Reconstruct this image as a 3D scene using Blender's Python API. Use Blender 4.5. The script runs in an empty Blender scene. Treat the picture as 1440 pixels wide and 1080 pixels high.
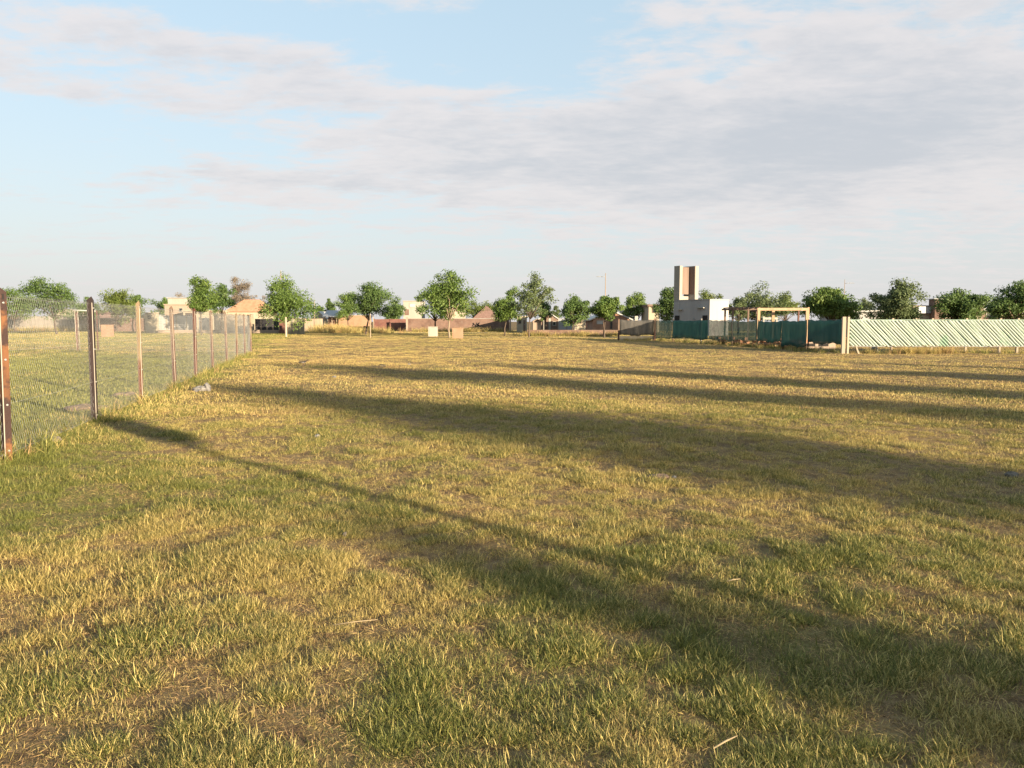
import bpy, bmesh, math, random
import numpy as np
from mathutils import Vector, Matrix

# ------------------------------------------------------------------ camera, sky, sun, exposure
SC = bpy.context.scene
COL = SC.collection
EYE, F_PX, HORIZON = 1.52, 1080.0, 452.0
PITCH = math.atan((540 - HORIZON) / F_PX)
cd = bpy.data.cameras.new('camera'); cam = bpy.data.objects.new('camera', cd); COL.objects.link(cam)
cam.location = (0, 0, EYE); cam.rotation_euler = (math.pi / 2 - PITCH, 0, 0)
cd.sensor_width = 36; cd.lens = 36 * F_PX / 1440; cd.clip_start = 0.05; cd.clip_end = 6000
SC.camera = cam

SUN_EL = math.radians(9.5)
SUN_AZ = math.radians(135)            # clockwise from +Y: the sun stands behind the camera, to the right
SUN_STRENGTH, SKY_STRENGTH, EXPOSURE = 4.4, 0.12, 1.98
SC.view_settings.view_transform = 'Standard'
SC.view_settings.look = 'None'
SC.view_settings.exposure = EXPOSURE
SC.view_settings.gamma = 1
SC.view_settings.use_curve_mapping = False
SC.cycles.max_bounces = 8
SC.cycles.transparent_max_bounces = 24

sd = bpy.data.lights.new('sun', 'SUN'); sd.energy = SUN_STRENGTH; sd.angle = math.radians(0.5); sd.color = (1.0, 0.82, 0.58)
sun = bpy.data.objects.new('sun', sd); COL.objects.link(sun)
SUN_VEC = Vector((math.sin(SUN_AZ) * math.cos(SUN_EL), math.cos(SUN_AZ) * math.cos(SUN_EL), math.sin(SUN_EL)))
sun.rotation_euler = SUN_VEC.to_track_quat('Z', 'Y').to_euler()
sun.location = SUN_VEC * 60


class NT:
    """small helper to write node trees"""
    def __init__(s, nt): s.nt = nt
    def n(s, t, **k):
        nd = s.nt.nodes.new(t)
        for a, v in k.items(): setattr(nd, a, v)
        return nd
    def put(s, sock, v):
        if hasattr(v, 'is_output'): s.nt.links.new(v, sock)
        elif v is not None: sock.default_value = v
    def m(s, op, a, b=None, c=None, clamp=False):
        nd = s.n('ShaderNodeMath', operation=op, use_clamp=clamp)
        for i, v in enumerate((a, b, c)): s.put(nd.inputs[i], v)
        return nd.outputs[0]
    def mix(s, f, a, b, blend='MIX'):
        nd = s.n('ShaderNodeMix', data_type='RGBA', blend_type=blend)
        s.put(nd.inputs[0], f)
        for i, v in ((6, a), (7, b)):
            s.put(nd.inputs[i], (*v, 1) if isinstance(v, tuple) and len(v) == 3 else v)
        return nd.outputs[2]
    def noise(s, vec, scale, detail=4, rough=0.55, dist=0.0):
        nd = s.n('ShaderNodeTexNoise')
        s.put(nd.inputs['Vector'], vec); nd.inputs['Scale'].default_value = scale
        nd.inputs['Detail'].default_value = detail; nd.inputs['Roughness'].default_value = rough
        nd.inputs['Distortion'].default_value = dist
        return nd.outputs[0]
    def ramp(s, f, lo, hi):
        nd = s.n('ShaderNodeMapRange', interpolation_type='SMOOTHSTEP')
        s.put(nd.inputs[0], f); nd.inputs[1].default_value = min(lo, hi); nd.inputs[2].default_value = max(lo, hi)
        if lo > hi: nd.inputs[3].default_value = 1; nd.inputs[4].default_value = 0
        return nd.outputs[0]


def build_world():
    w = bpy.data.worlds.new('World'); SC.world = w; w.use_nodes = True
    nt = w.node_tree; nt.nodes.clear(); g = NT(nt)
    sky = g.n('ShaderNodeTexSky', sky_type='NISHITA', sun_disc=False)
    sky.sun_elevation = SUN_EL; sky.sun_rotation = SUN_AZ
    sky.air_density = 1.0; sky.dust_density = 1.4; sky.ozone_density = 1.3
    tc = g.n('ShaderNodeTexCoord')
    sp = g.n('ShaderNodeSeparateXYZ'); nt.links.new(tc.outputs['Generated'], sp.inputs[0])
    x, y, z = sp.outputs
    az = g.m('ARCTAN2', x, y)                                  # 0 ahead, + to the right
    hz = g.m('SQRT', g.m('ADD', g.m('MULTIPLY', x, x), g.m('MULTIPLY', y, y)))
    el = g.m('ARCTAN2', z, hz)
    zz = g.m('ADD', g.m('MAXIMUM', z, 0.0), 0.10)
    px, py = g.m('DIVIDE', x, zz), g.m('DIVIDE', y, zz)         # a cloud layer seen from below
    cv = g.n('ShaderNodeCombineXYZ'); g.put(cv.inputs[0], px); g.put(cv.inputs[1], py)
    P = cv.outputs[0]
    def layer(vec):
        mp = g.n('ShaderNodeMapping'); mp.inputs['Scale'].default_value = (.75, 1.15, 1); mp.inputs['Rotation'].default_value = (0, 0, .22); g.put(mp.inputs[0], vec)
        return g.m('ADD', g.m('MULTIPLY', g.noise(mp.outputs[0], 3.1, 7, .60, .35), .95), g.m('MULTIPLY', g.noise(mp.outputs[0], 10.5, 6, .62, .25), .62))
    c0 = layer(P)
    vm = g.n('ShaderNodeVectorMath', operation='ADD'); g.put(vm.inputs[0], P); vm.inputs[1].default_value = (.045, -.075, 0)
    c1 = layer(vm.outputs[0])                                   # the same layer a little nearer the sun: lit and shaded sides
    def blob(pxc, pyc, rx, ry, slope=0.0, amp=1.0):
        a0 = math.atan((pxc - 720) / F_PX); e0 = math.atan((HORIZON - pyc) / F_PX)
        dx = g.m('DIVIDE', g.m('SUBTRACT', az, a0), rx / F_PX)
        e1 = g.m('ADD', g.m('SUBTRACT', el, e0), g.m('MULTIPLY', g.m('SUBTRACT', az, a0), slope))
        dy = g.m('DIVIDE', e1, ry / F_PX)
        q = g.m('ADD', g.m('MULTIPLY', dx, dx), g.m('MULTIPLY', dy, dy))
        return g.m('MULTIPLY', g.m('EXPONENT', g.m('MULTIPLY', q, -1.0)), amp)
    def total(lst):
        r = lst[0]
        for b in lst[1:]: r = g.m('ADD', r, b)
        return r
    cover = total([blob(200, 108, 260, 40, 0.04, .16), blob(470, 140, 240, 62, 0.16, .16), blob(50, 172, 120, 24, 0.1, .22),
                   blob(600, 225, 260, 70, .05, .20), blob(355, 268, 150, 26, 0.0, .30), blob(960, 230, 290, 85, -0.05, .33),
                   blob(1290, 225, 360, 100, 0, .42), blob(930, 75, 210, 50, .05, .13), blob(1200, 85, 190, 40, -.2, .10),
                   blob(1420, 60, 130, 60, 0, .10), blob(280, 8, 190, 18, .1, .18), blob(560, 22, 120, 14, .1, .14)])
    clear = total([blob(90, 48, 190, 20, .05, .26), blob(600, 72, 220, 36, .12, .30), blob(765, 60, 60, 70, 0, .22),
                   blob(110, 240, 220, 36, 0, .22), blob(1150, 30, 90, 16, -.4, .12)])
    dens = g.m('SUBTRACT', g.m('ADD', c0, cover), clear)
    mask = g.ramp(dens, 0.74, 1.06)
    lit = g.m('ADD', g.m('MULTIPLY', g.m('SUBTRACT', c0, c1), 2.6), 0.5)
    soft = g.noise(P, 1.1, 5, .55, .4)
    thick = g.ramp(g.m('ADD', g.m('SUBTRACT', dens, g.m('MULTIPLY', lit, 0.30)), g.m('MULTIPLY', g.m('SUBTRACT', soft, .5), .7)), 0.72, 1.36)
    k = 1.0 / (SKY_STRENGTH * 2 ** EXPOSURE)
    cl = lambda r, gg, b: tuple(v * k for v in (r, gg, b))
    # blue air, whitening towards the horizon
    air = g.mix(0.78, sky.outputs[0], cl(.475, .66, .775))
    hazef = g.m('EXPONENT', g.m('MULTIPLY', g.m('MAXIMUM', el, 0.0), -4.6))
    air = g.mix(g.m('MULTIPLY', hazef, 0.93), air, cl(.765, .728, .72))
    cloud = g.mix(thick, cl(.88, .815, .805), cl(.555, .58, .635))
    cloud = g.mix(g.m('MULTIPLY', hazef, 0.55), cloud, cl(.74, .725, .72))
    out = g.mix(g.m('MULTIPLY', mask, 0.82), air, cloud)
    bg = g.n('ShaderNodeBackground'); nt.links.new(out, bg.inputs[0]); bg.inputs[1].default_value = SKY_STRENGTH
    o = g.n('ShaderNodeOutputWorld'); nt.links.new(bg.outputs[0], o.inputs[0])


build_world()

# ------------------------------------------------------------------ helpers
def ray(px, py):
    x = (px - 720) / F_PX; u = (540 - py) / F_PX
    c, s = math.cos(PITCH), math.sin(PITCH)
    return Vector((x, c + u * s, -s + u * c))
def ground(px, py):
    d = ray(px, py); t = -EYE / d.z
    return Vector((d.x * t, d.y * t, 0))
def at(px, py, Y):
    d = ray(px, py); t = Y / d.y
    return Vector((d.x * t, Y, EYE + d.z * t))
def X(px, Y): return at(px, HORIZON, Y).x
def Z(py, Y): return at(720, py, Y).z


def hash2(ix, iy, seed):
    h = (ix.astype(np.int64) * 374761393 + iy.astype(np.int64) * 668265263 + seed * 974634777) & 0x7fffffff
    h = ((h ^ (h >> 13)) * 1274126177) & 0x7fffffff
    return ((h ^ (h >> 16)) & 0xffff) / 65535.0
def vnoise(x, y, seed=0):
    x = np.asarray(x, float); y = np.asarray(y, float)
    ix, iy = np.floor(x), np.floor(y); fx, fy = x - ix, y - iy
    fx = fx * fx * (3 - 2 * fx); fy = fy * fy * (3 - 2 * fy)
    a, b = hash2(ix, iy, seed), hash2(ix + 1, iy, seed)
    c, d = hash2(ix, iy + 1, seed), hash2(ix + 1, iy + 1, seed)
    return (a * (1 - fx) + b * fx) * (1 - fy) + (c * (1 - fx) + d * fx) * fy
def fbm(x, y, seed=0, oct=4):
    r = 0; a = .5; t = 0
    for k in range(oct):
        r = r + a * vnoise(x * 2 ** k, y * 2 ** k, seed + k); t += a; a *= .55
    return r / t
def smooth(v, a, b):
    t = np.clip((v - a) / (b - a), 0, 1); return t * t * (3 - 2 * t)
def ground_z(x, y):
    x = np.asarray(x, float); y = np.asarray(y, float)
    r = np.hypot(x, y)
    fade = 1 - smooth(r, 38, 55)
    h = (fbm(x / 3.1, y / 3.1, 3, 2) - .5) * .10 + (fbm(x / .8, y / .8, 9, 3) - .5) * .055
    return h * fade
def gz(x, y): return float(ground_z(np.array([x]), np.array([y]))[0])


class MB:
    """collects shapes and links them as ONE mesh object"""
    def __init__(s): s.v = []; s.f = []
    def add(s, vs, fs):
        b = len(s.v); s.v += [tuple(p) for p in vs]; s.f += [tuple(i + b for i in f) for f in fs]; return s
    def box(s, x0, x1, y0, y1, z0, z1, M=None):
        vs = [Vector((x, y, z)) for z in (z0, z1) for y in (y0, y1) for x in (x0, x1)]
        if M is not None: vs = [M @ p for p in vs]
        return s.add(vs, [(0, 2, 3, 1), (4, 5, 7, 6), (0, 1, 5, 4), (2, 6, 7, 3), (0, 4, 6, 2), (1, 3, 7, 5)])
    def prism(s, prof, axis_from, axis_to):
        """profile: list of 3D points (planar); extruded by vector axis_to-axis_from"""
        d = Vector(axis_to) - Vector(axis_from); n = len(prof)
        vs = [Vector(p) for p in prof] + [Vector(p) + d for p in prof]
        return s.add(vs, [tuple(range(n))[::-1], tuple(range(n, 2 * n))] + [(i, (i + 1) % n, n + (i + 1) % n, n + i) for i in range(n)])
    def tube(s, pts, rads, n=6, cap=True):
        pts = [Vector(p) for p in pts]; rings = []
        for i, p in enumerate(pts):
            t = (pts[min(i + 1, len(pts) - 1)] - pts[max(i - 1, 0)])
            if t.length < 1e-9: t = Vector((0, 0, 1))
            t.normalize(); a = t.orthogonal().normalized() if i == 0 else (rings[-1][1] - t * t.dot(rings[-1][1])).normalized()
            rings.append((p, a, t.cross(a), rads[i] if hasattr(rads, '__len__') else rads))
        vs = []; fs = []
        for p, a, b, r in rings:
            vs += [p + (a * math.cos(2 * math.pi * k / n) + b * math.sin(2 * math.pi * k / n)) * r for k in range(n)]
        for i in range(len(pts) - 1):
            fs += [(i * n + k, i * n + (k + 1) % n, (i + 1) * n + (k + 1) % n, (i + 1) * n + k) for k in range(n)]
        if cap: fs += [tuple(range(n))[::-1], tuple(range((len(pts) - 1) * n, len(pts) * n))]
        return s.add(vs, fs)
    def mesh(s, name, mat):
        me = bpy.data.meshes.new(name); me.from_pydata(s.v, [], s.f); me.update()
        if mat: me.materials.append(mat)
        return me
    def build(s, name, mat, parent=None, smooth_shade=False):
        me = s.mesh(name, mat)
        if smooth_shade:
            for p in me.polygons: p.use_smooth = True
        return link(name, me, parent)
def link(name, me, parent=None):
    o = bpy.data.objects.new(name, me); COL.objects.link(o)
    if parent is not None:
        o.parent = parent
        if parent.parent is None: o.matrix_parent_inverse = Matrix.LocRotScale(parent.location, parent.rotation_euler, None).inverted()
        else:
            r = parent.parent; o.matrix_parent_inverse = Matrix.LocRotScale(r.location, r.rotation_euler, None).inverted()
            o.matrix_parent_inverse = Matrix.Identity(4)
    return o
def tag(o, label=None, cat=None, group=None, kind=None):
    for k, v in (('label', label), ('category', cat), ('group', group), ('kind', kind)):
        if v: o[k] = v
    return o
def thing(name, label, cat, loc=(0, 0, 0), group=None):
    o = bpy.data.objects.new(name, None); COL.objects.link(o); o.location = loc; o.empty_display_size = .3
    return tag(o, label, cat, group)
def big_mesh(name, verts, faces, mat, tint=None):
    """numpy arrays -> mesh with a per-vertex 'tint' (faces all of one size)"""
    me = bpy.data.meshes.new(name); nv, nf, k = len(verts), len(faces), faces.shape[1]
    me.vertices.add(nv); me.vertices.foreach_set('co', verts.astype(np.float32).ravel())
    me.loops.add(nf * k); me.loops.foreach_set('vertex_index', faces.astype(np.int32).ravel())
    me.polygons.add(nf); me.polygons.foreach_set('loop_start', np.arange(0, nf * k, k, dtype=np.int32))
    me.update(calc_edges=True)
    if tint is not None:
        a = me.attributes.new('tint', 'FLOAT', 'POINT'); a.data.foreach_set('value', tint.astype(np.float32))
    me.materials.append(mat); return me


# ------------------------------------------------------------------ materials
def new_mat(name):
    m = bpy.data.materials.new(name); m.use_nodes = True; m.node_tree.nodes.clear(); g = NT(m.node_tree)
    o = g.n('ShaderNodeOutputMaterial'); return m, g, o
def pmat(name, c1, c2, scale=2.0, rough=0.8, bump=0.0, bscale=30.0, metal=0.0, streak=False, spots=None, spec=.35, world=False, lower=None):
    m, g, o = new_mat(name)
    tc = g.n('ShaderNodeTexCoord'); OB = g.n('ShaderNodeNewGeometry').outputs['Position'] if world else tc.outputs['Object']; vec = OB
    if streak:
        mp = g.n('ShaderNodeMapping'); mp.inputs['Scale'].default_value = (1, 1, .12); g.put(mp.inputs[0], vec); vec = mp.outputs[0]
    f = g.ramp(g.noise(vec, scale, 6, .62, .3), .32, .68)
    col = g.mix(f, c1, c2)
    if spots:
        col = g.mix(g.ramp(g.noise(OB, spots[1], 5, .6), spots[2], spots[2] + .1), col, spots[0])
    if lower:
        zz = g.n('ShaderNodeSeparateXYZ'); g.put(zz.inputs[0], tc.outputs['Object'])
        h = g.m('ADD', zz.outputs[2], g.m('MULTIPLY', g.noise(tc.outputs['Object'], 5.0, 5, .65), 1.1))
        col = g.mix(g.ramp(h, lower[1] + .75, lower[1] + .35), col, lower[0])
    b = g.n('ShaderNodeBsdfPrincipled'); g.put(b.inputs['Base Color'], col)
    b.inputs['Roughness'].default_value = rough; b.inputs['Metallic'].default_value = metal
    b.inputs['Specular IOR Level'].default_value = spec
    if bump:
        bp = g.n('ShaderNodeBump'); bp.inputs['Strength'].default_value = bump; bp.inputs['Distance'].default_value = .02
        g.put(bp.inputs['Height'], g.noise(tc.outputs['Object'], bscale, 5, .6)); g.put(b.inputs['Normal'], bp.outputs[0])
    g.put(o.inputs[0], b.outputs[0]); return m
def brick_mat(name, c1, c2, mortar, bw=.25, rh=.09):
    m, g, o = new_mat(name); tc = g.n('ShaderNodeTexCoord')
    sp = g.n('ShaderNodeSeparateXYZ'); g.put(sp.inputs[0], tc.outputs['Object'])
    cb = g.n('ShaderNodeCombineXYZ'); g.put(cb.inputs[0], g.m('ADD', sp.outputs[0], sp.outputs[1])); g.put(cb.inputs[1], sp.outputs[2])
    br = g.n('ShaderNodeTexBrick'); g.put(br.inputs['Vector'], cb.outputs[0])
    br.inputs['Color1'].default_value = (*c1, 1); br.inputs['Color2'].default_value = (*c2, 1); br.inputs['Mortar'].default_value = (*mortar, 1)
    br.inputs['Scale'].default_value = 1; br.inputs['Brick Width'].default_value = bw; br.inputs['Row Height'].default_value = rh
    br.inputs['Mortar Size'].default_value = .012
    col = g.mix(g.ramp(g.noise(tc.outputs['Object'], .9, 5, .6), .35, .75), br.outputs[0], tuple(v * .62 for v in c1))
    col = g.mix(g.m('MULTIPLY', g.ramp(g.noise(tc.outputs['Object'], 2.7, 4, .6), .5, .75), .5), col, mortar)
    b = g.n('ShaderNodeBsdfPrincipled'); g.put(b.inputs['Base Color'], col); b.inputs['Roughness'].default_value = .9
    bp = g.n('ShaderNodeBump'); bp.inputs['Strength'].default_value = .5; bp.inputs['Distance'].default_value = .01; bp.invert = True
    g.put(bp.inputs['Height'], br.outputs[1]); g.put(b.inputs['Normal'], bp.outputs[0])
    g.put(o.inputs[0], b.outputs[0]); return m
def leaf_mat(name, c_dark, c_mid, c_light, trans=.3, rough=.55):
    m, g, o = new_mat(name)
    at_ = g.n('ShaderNodeAttribute', attribute_name='tint')
    t = at_.outputs['Fac']
    col = g.mix(g.ramp(t, 0, .5), c_dark, c_mid); col = g.mix(g.ramp(t, .5, 1), col, c_light)
    oi = g.n('ShaderNodeObjectInfo')
    b = g.n('ShaderNodeBsdfPrincipled'); g.put(b.inputs['Base Color'], col); b.inputs['Roughness'].default_value = rough
    b.inputs['Specular IOR Level'].default_value = .25
    tr = g.n('ShaderNodeBsdfTranslucent'); g.put(tr.inputs[0], g.mix(.5, col, c_light))
    ms = g.n('ShaderNodeMixShader'); ms.inputs[0].default_value = trans
    g.put(ms.inputs[1], b.outputs[0]); g.put(ms.inputs[2], tr.outputs[0]); g.put(o.inputs[0], ms.outputs[0]); return m
def grass_mat():
    m, g, o = new_mat('grass_blades')
    t = g.n('ShaderNodeAttribute', attribute_name='tint').outputs['Fac']
    gr = g.n('ShaderNodeAttribute', attribute_name='green', attribute_type='INSTANCER').outputs['Fac']
    rn = g.n('ShaderNodeAttribute', attribute_name='rnd', attribute_type='INSTANCER').outputs['Fac']
    dry = g.mix(t, (.225, .160, .050), (.62, .485, .175))
    dry = g.mix(g.m('MULTIPLY', g.ramp(rn, .40, .95), .85), dry, g.mix(t, (.150, .078, .040), (.40, .245, .130)))
    green = g.mix(t, (.078, .092, .022), (.250, .248, .062))
    f = g.ramp(g.m('ADD', gr, g.m('MULTIPLY', g.m('SUBTRACT', t, .5), -.75)), .25, .75)
    col = g.mix(f, dry, green)
    b = g.n('ShaderNodeBsdfPrincipled'); g.put(b.inputs['Base Color'], col); b.inputs['Roughness'].default_value = .6
    b.inputs['Specular IOR Level'].default_value = .25
    tr = g.n('ShaderNodeBsdfTranslucent'); g.put(tr.inputs[0], col)
    ms = g.n('ShaderNodeMixShader'); ms.inputs[0].default_value = .24
    g.put(ms.inputs[1], b.outputs[0]); g.put(ms.inputs[2], tr.outputs[0]); g.put(o.inputs[0], ms.outputs[0]); return m
def ground_mat():
    m, g, o = new_mat('field_ground')
    tc = g.n('ShaderNodeTexCoord'); P = tc.outputs['Object']
    gr = g.n('ShaderNodeAttribute', attribute_name='green').outputs['Fac']
    a = g.noise(P, 1.2, 6, .6, .3); b_ = g.noise(P, 9, 6, .65); c = g.noise(P, 60, 5, .7)
    thatch = g.mix(g.ramp(b_, .35, .65), (.120, .076, .042), (.240, .168, .082))
    grn = g.mix(g.ramp(c, .35, .65), (.085, .090, .028), (.185, .180, .055))
    f = g.ramp(g.m('ADD', gr, g.m('MULTIPLY', g.m('SUBTRACT', b_, .5), .9)), .35, .95)
    col = g.mix(g.m('MULTIPLY', f, .6), thatch, grn)
    col = g.mix(g.m('MULTIPLY', g.ramp(c, .55, .8), .6), col, (.33, .255, .13))
    earth = g.mix(g.ramp(c, .3, .7), (.13, .085, .050), (.21, .145, .09))
    col = g.mix(g.m('MULTIPLY', g.ramp(a, .60, .72), .7), col, earth)
    b = g.n('ShaderNodeBsdfPrincipled'); g.put(b.inputs['Base Color'], col); b.inputs['Roughness'].default_value = .95
    b.inputs['Specular IOR Level'].default_value = .1
    bp = g.n('ShaderNodeBump'); bp.inputs['Strength'].default_value = .9; bp.inputs['Distance'].default_value = .03
    g.put(bp.inputs['Height'], g.m('ADD', b_, g.m('MULTIPLY', c, .5))); g.put(b.inputs['Normal'], bp.outputs[0])
    g.put(o.inputs[0], b.outputs[0]); return m
def cloth_mat(name, c1, c2, hole, scale=3.0):
    m, g, o = new_mat(name); tc = g.n('ShaderNodeTexCoord')
    mp = g.n('ShaderNodeMapping'); mp.inputs['Scale'].default_value = (1, 1, .25); g.put(mp.inputs[0], tc.outputs['Object'])
    f = g.ramp(g.noise(mp.outputs[0], scale, 5, .6, .4), .35, .7)
    b = g.n('ShaderNodeBsdfPrincipled'); g.put(b.inputs['Base Color'], g.mix(f, c1, c2)); b.inputs['Roughness'].default_value = .8
    tl = g.n('ShaderNodeBsdfTranslucent'); g.put(tl.inputs[0], g.mix(f, c1, c2))
    m1 = g.n('ShaderNodeMixShader'); m1.inputs[0].default_value = .25; g.put(m1.inputs[1], b.outputs[0]); g.put(m1.inputs[2], tl.outputs[0])
    tp = g.n('ShaderNodeBsdfTransparent')
    m2 = g.n('ShaderNodeMixShader'); g.put(m2.inputs[0], g.m('ADD', g.m('MULTIPLY', f, .12), hole))
    g.put(m2.inputs[1], m1.outputs[0]); g.put(m2.inputs[2], tp.outputs[0]); g.put(o.inputs[0], m2.outputs[0]); return m
def glass_mat():
    m, g, o = new_mat('dark_glass'); b = g.n('ShaderNodeBsdfPrincipled'); b.inputs['Base Color'].default_value = (.025, .028, .032, 1)
    b.inputs['Roughness'].default_value = .12; g.put(o.inputs[0], b.outputs[0]); return m

M = dict(
    ground=ground_mat(), grass=grass_mat(), glass=glass_mat(),
    pale_ground=pmat('pale_sandy_ground', (0.204, 0.159, 0.108), (0.252, 0.204, 0.144), 1.5, .95, .4, 20),  # for the road, and for sunlight painted as a pale strip
    rust=pmat('rusty_iron', (.066, .028, .013), (.150, .062, .022), 3.2, .7, .4, 60, streak=True, spots=((.030, .014, .011), 3.0, .47)),
    rustred=pmat('red_oxide_iron', (.075, .026, .018), (.115, .045, .030), 5, .7, .3, 60, streak=True, spots=((.045, .02, .014), 2.5, .55)),
    black=pmat('black_bitumen_paint', (.016, .012, .012), (.045, .03, .028), 6, .45, .2, 60, streak=True),
    cream=pmat('weathered_ochre_paint', (.15, .105, .06), (.205, .15, .088), 4, .75, .25, 50, streak=True, spots=((.095, .040, .022), 1.1, .52), lower=((.105, .045, .026), .80)),
    pink=pmat('faded_pink_primer', (.115, .072, .050), (.17, .118, .082), 4, .75, .25, 50, streak=True, spots=((.08, .034, .024), 1.4, .52), lower=((.085, .040, .028), .75)),
    edge=pmat('pale_edge', (0.260, 0.220, 0.180), (0.320, 0.275, 0.225), 8, .6, streak=True),
    bolt=pmat('galvanised_bolt', (0.250, 0.240, 0.225), (0.310, 0.300, 0.280), 20, .45, metal=.4),
    dark=pmat('near_black', (.012, .010, .010), (.022, .018, .016), 9, .9),
    wire=pmat('galvanised_wire', (.25, .25, .24), (.32, .315, .30), 8, .5, metal=.2),
    slab=pmat('weathered_concrete', (0.200, 0.177, 0.155), (0.260, 0.235, 0.205), 1.2, .9, .3, 18, streak=True),
    infill=pmat('brown_panel', (.125, .086, .066), (.17, .12, .095), 1.5, .8, .2, 25, streak=True),
    concrete=pmat('smooth_concrete', (0.230, 0.206, 0.173), (0.278, 0.250, 0.211), .8, .85, .15, 25, streak=True),
    greywall=pmat('grey_render', (.25, .24, .235), (.30, .29, .28), .7, .9, .15, 25, streak=True),
    creamwall=pmat('cream_render', (0.288, 0.245, 0.178), (0.336, 0.288, 0.216), .8, .9, .1, 25, streak=True),
    pinkwall=pmat('pale_pink_render', (0.264, 0.197, 0.149), (0.307, 0.240, 0.182), .9, .9, .1, 25, streak=True),
    whitewall=pmat('white_render', (.26, .245, .205), (.32, .30, .26), .9, .85, .1, 25, streak=True),
    orangeroof=pmat('orange_tile', (.36, .175, .095), (.45, .245, .145), 2.5, .85, .3, 12),
    orangewall=pmat('terracotta_render', (0.259, 0.149, 0.091), (0.303, 0.187, 0.121), 1.2, .9, .2, 20),
    brick=brick_mat('brown_brick', (.135, .072, .052), (.18, .10, .07), (.165, .13, .105)),
    redbrick=brick_mat('red_brick', (.14, .048, .036), (.18, .07, .05), (.14, .10, .08)),
    lightbrick=brick_mat('orange_brick', (.28, .135, .08), (.33, .175, .105), (.28, .21, .16)),
    paverbrick=pmat('hollow_brick', (0.264, 0.121, 0.066), (0.319, 0.171, 0.105), 5, .9, .2, 30),
    tile=pmat('clay_roof_tile', (.15, .088, .070), (.21, .13, .105), 4, .85, .3, 10),
    sheet=pmat('grey_metal_sheet', (.23, .235, .25), (.32, .325, .335), 1.5, .55, streak=True, metal=.2),
    whitesheet=pmat('pale_metal_sheet', (0.319, 0.314, 0.303), (0.374, 0.363, 0.341), 1.5, .5, streak=True),
    blacksheet=pmat('black_sheet', (.022, .021, .024), (.045, .042, .045), 1.5, .6, streak=True),
    wood=pmat('sun_bleached_boards', (0.253, 0.198, 0.138), (0.308, 0.253, 0.187), 3, .85, .3, 25, streak=True),
    brownwood=pmat('brown_stained_wood', (.115, .075, .055), (.165, .11, .082), 3, .8, .3, 25, streak=True),
    yellowpaint=pmat('worn_yellow_paint', (.27, .175, .095), (.35, .24, .145), 4, .7, .2, 40, streak=True, spots=((.36, .17, .09), 3, .62)),
    bark=pmat('grey_brown_bark', (.055, .040, .030), (.095, .070, .050), 8, .95, .7, 25, streak=True),
    palebark=pmat('pale_trunk', (0.198, 0.143, 0.094), (0.253, 0.193, 0.132), 6, .9, .5, 25, streak=True),
    greencloth=cloth_mat('green_shade_cloth', (.018, .078, .066), (.032, .108, .088), .08),
    thincloth=cloth_mat('thin_green_shade_net', (.045, .085, .070), (.09, .13, .105), .34),
    darkcloth=cloth_mat('grey_shade_cloth', (.058, .056, .052), (.11, .10, .088), .10),
    backcloth=pmat('pale_green_mesh_cloth', (.19, .275, .215), (.28, .35, .29), .8, .85, .2, 40),
    strip=pmat('white_plastic_strip', (.265, .315, .26), (.33, .372, .315), 1.3, .5, world=True, spots=((.19, .285, .21), 1.1, .55)),
    plastic=pmat('dirty_white_plastic', (.14, .13, .12), (.21, .195, .18), 9, .55, .4, 40),
    strawm=pmat('dry_straw', (.20, .15, .085), (.27, .21, .125), 9, .8),
    stone=pmat('pale_stone', (.10, .085, .07), (.15, .13, .105), 9, .9, .5, 40),
    earth=pmat('loose_reddish_earth', (.13, .088, .06), (.19, .13, .09), 6, .95, .8, 30),
    lamp=pmat('lamp_head_grey', (.16, .165, .165), (.21, .215, .215), 3, .4),
    polewood=pmat('pale_pole', (0.220, 0.165, 0.121), (0.264, 0.209, 0.160), 3, .85, streak=True),
    leaf=leaf_mat('leaves_mid_green', (.045, .082, .018), (.095, .150, .032), (.165, .220, .056)),
    leafdark=leaf_mat('leaves_dark_green', (.040, .074, .022), (.086, .138, .038), (.120, .172, .048)),
    leaflight=leaf_mat('leaves_yellow_green', (.055, .085, .018), (.105, .140, .030), (.185, .210, .060)),
    leafgrey=leaf_mat('leaves_grey_green', (.062, .086, .034), (.108, .142, .056), (.150, .180, .085)),
    leafbrown=leaf_mat('leaves_brown', (.14, .108, .078), (.205, .165, .120), (.28, .235, .175)),
    leafred=leaf_mat('leaves_purple', (.06, .040, .026), (.10, .062, .042), (.15, .085, .06)),
    deadweed=leaf_mat('dead_weed', (.22, .105, .045), (.33, .17, .08), (.45, .28, .15)),
    birdback=pmat('brown_feathers', (.028, .022, .018), (.05, .04, .032), 30, .8),
    birdbelly=pmat('pale_feathers', (.20, .175, .15), (.26, .235, .205), 30, .8),
    beak=pmat('bird_leg_red', (.10, .055, .04), (.14, .08, .06), 30, .6),
)

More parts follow.
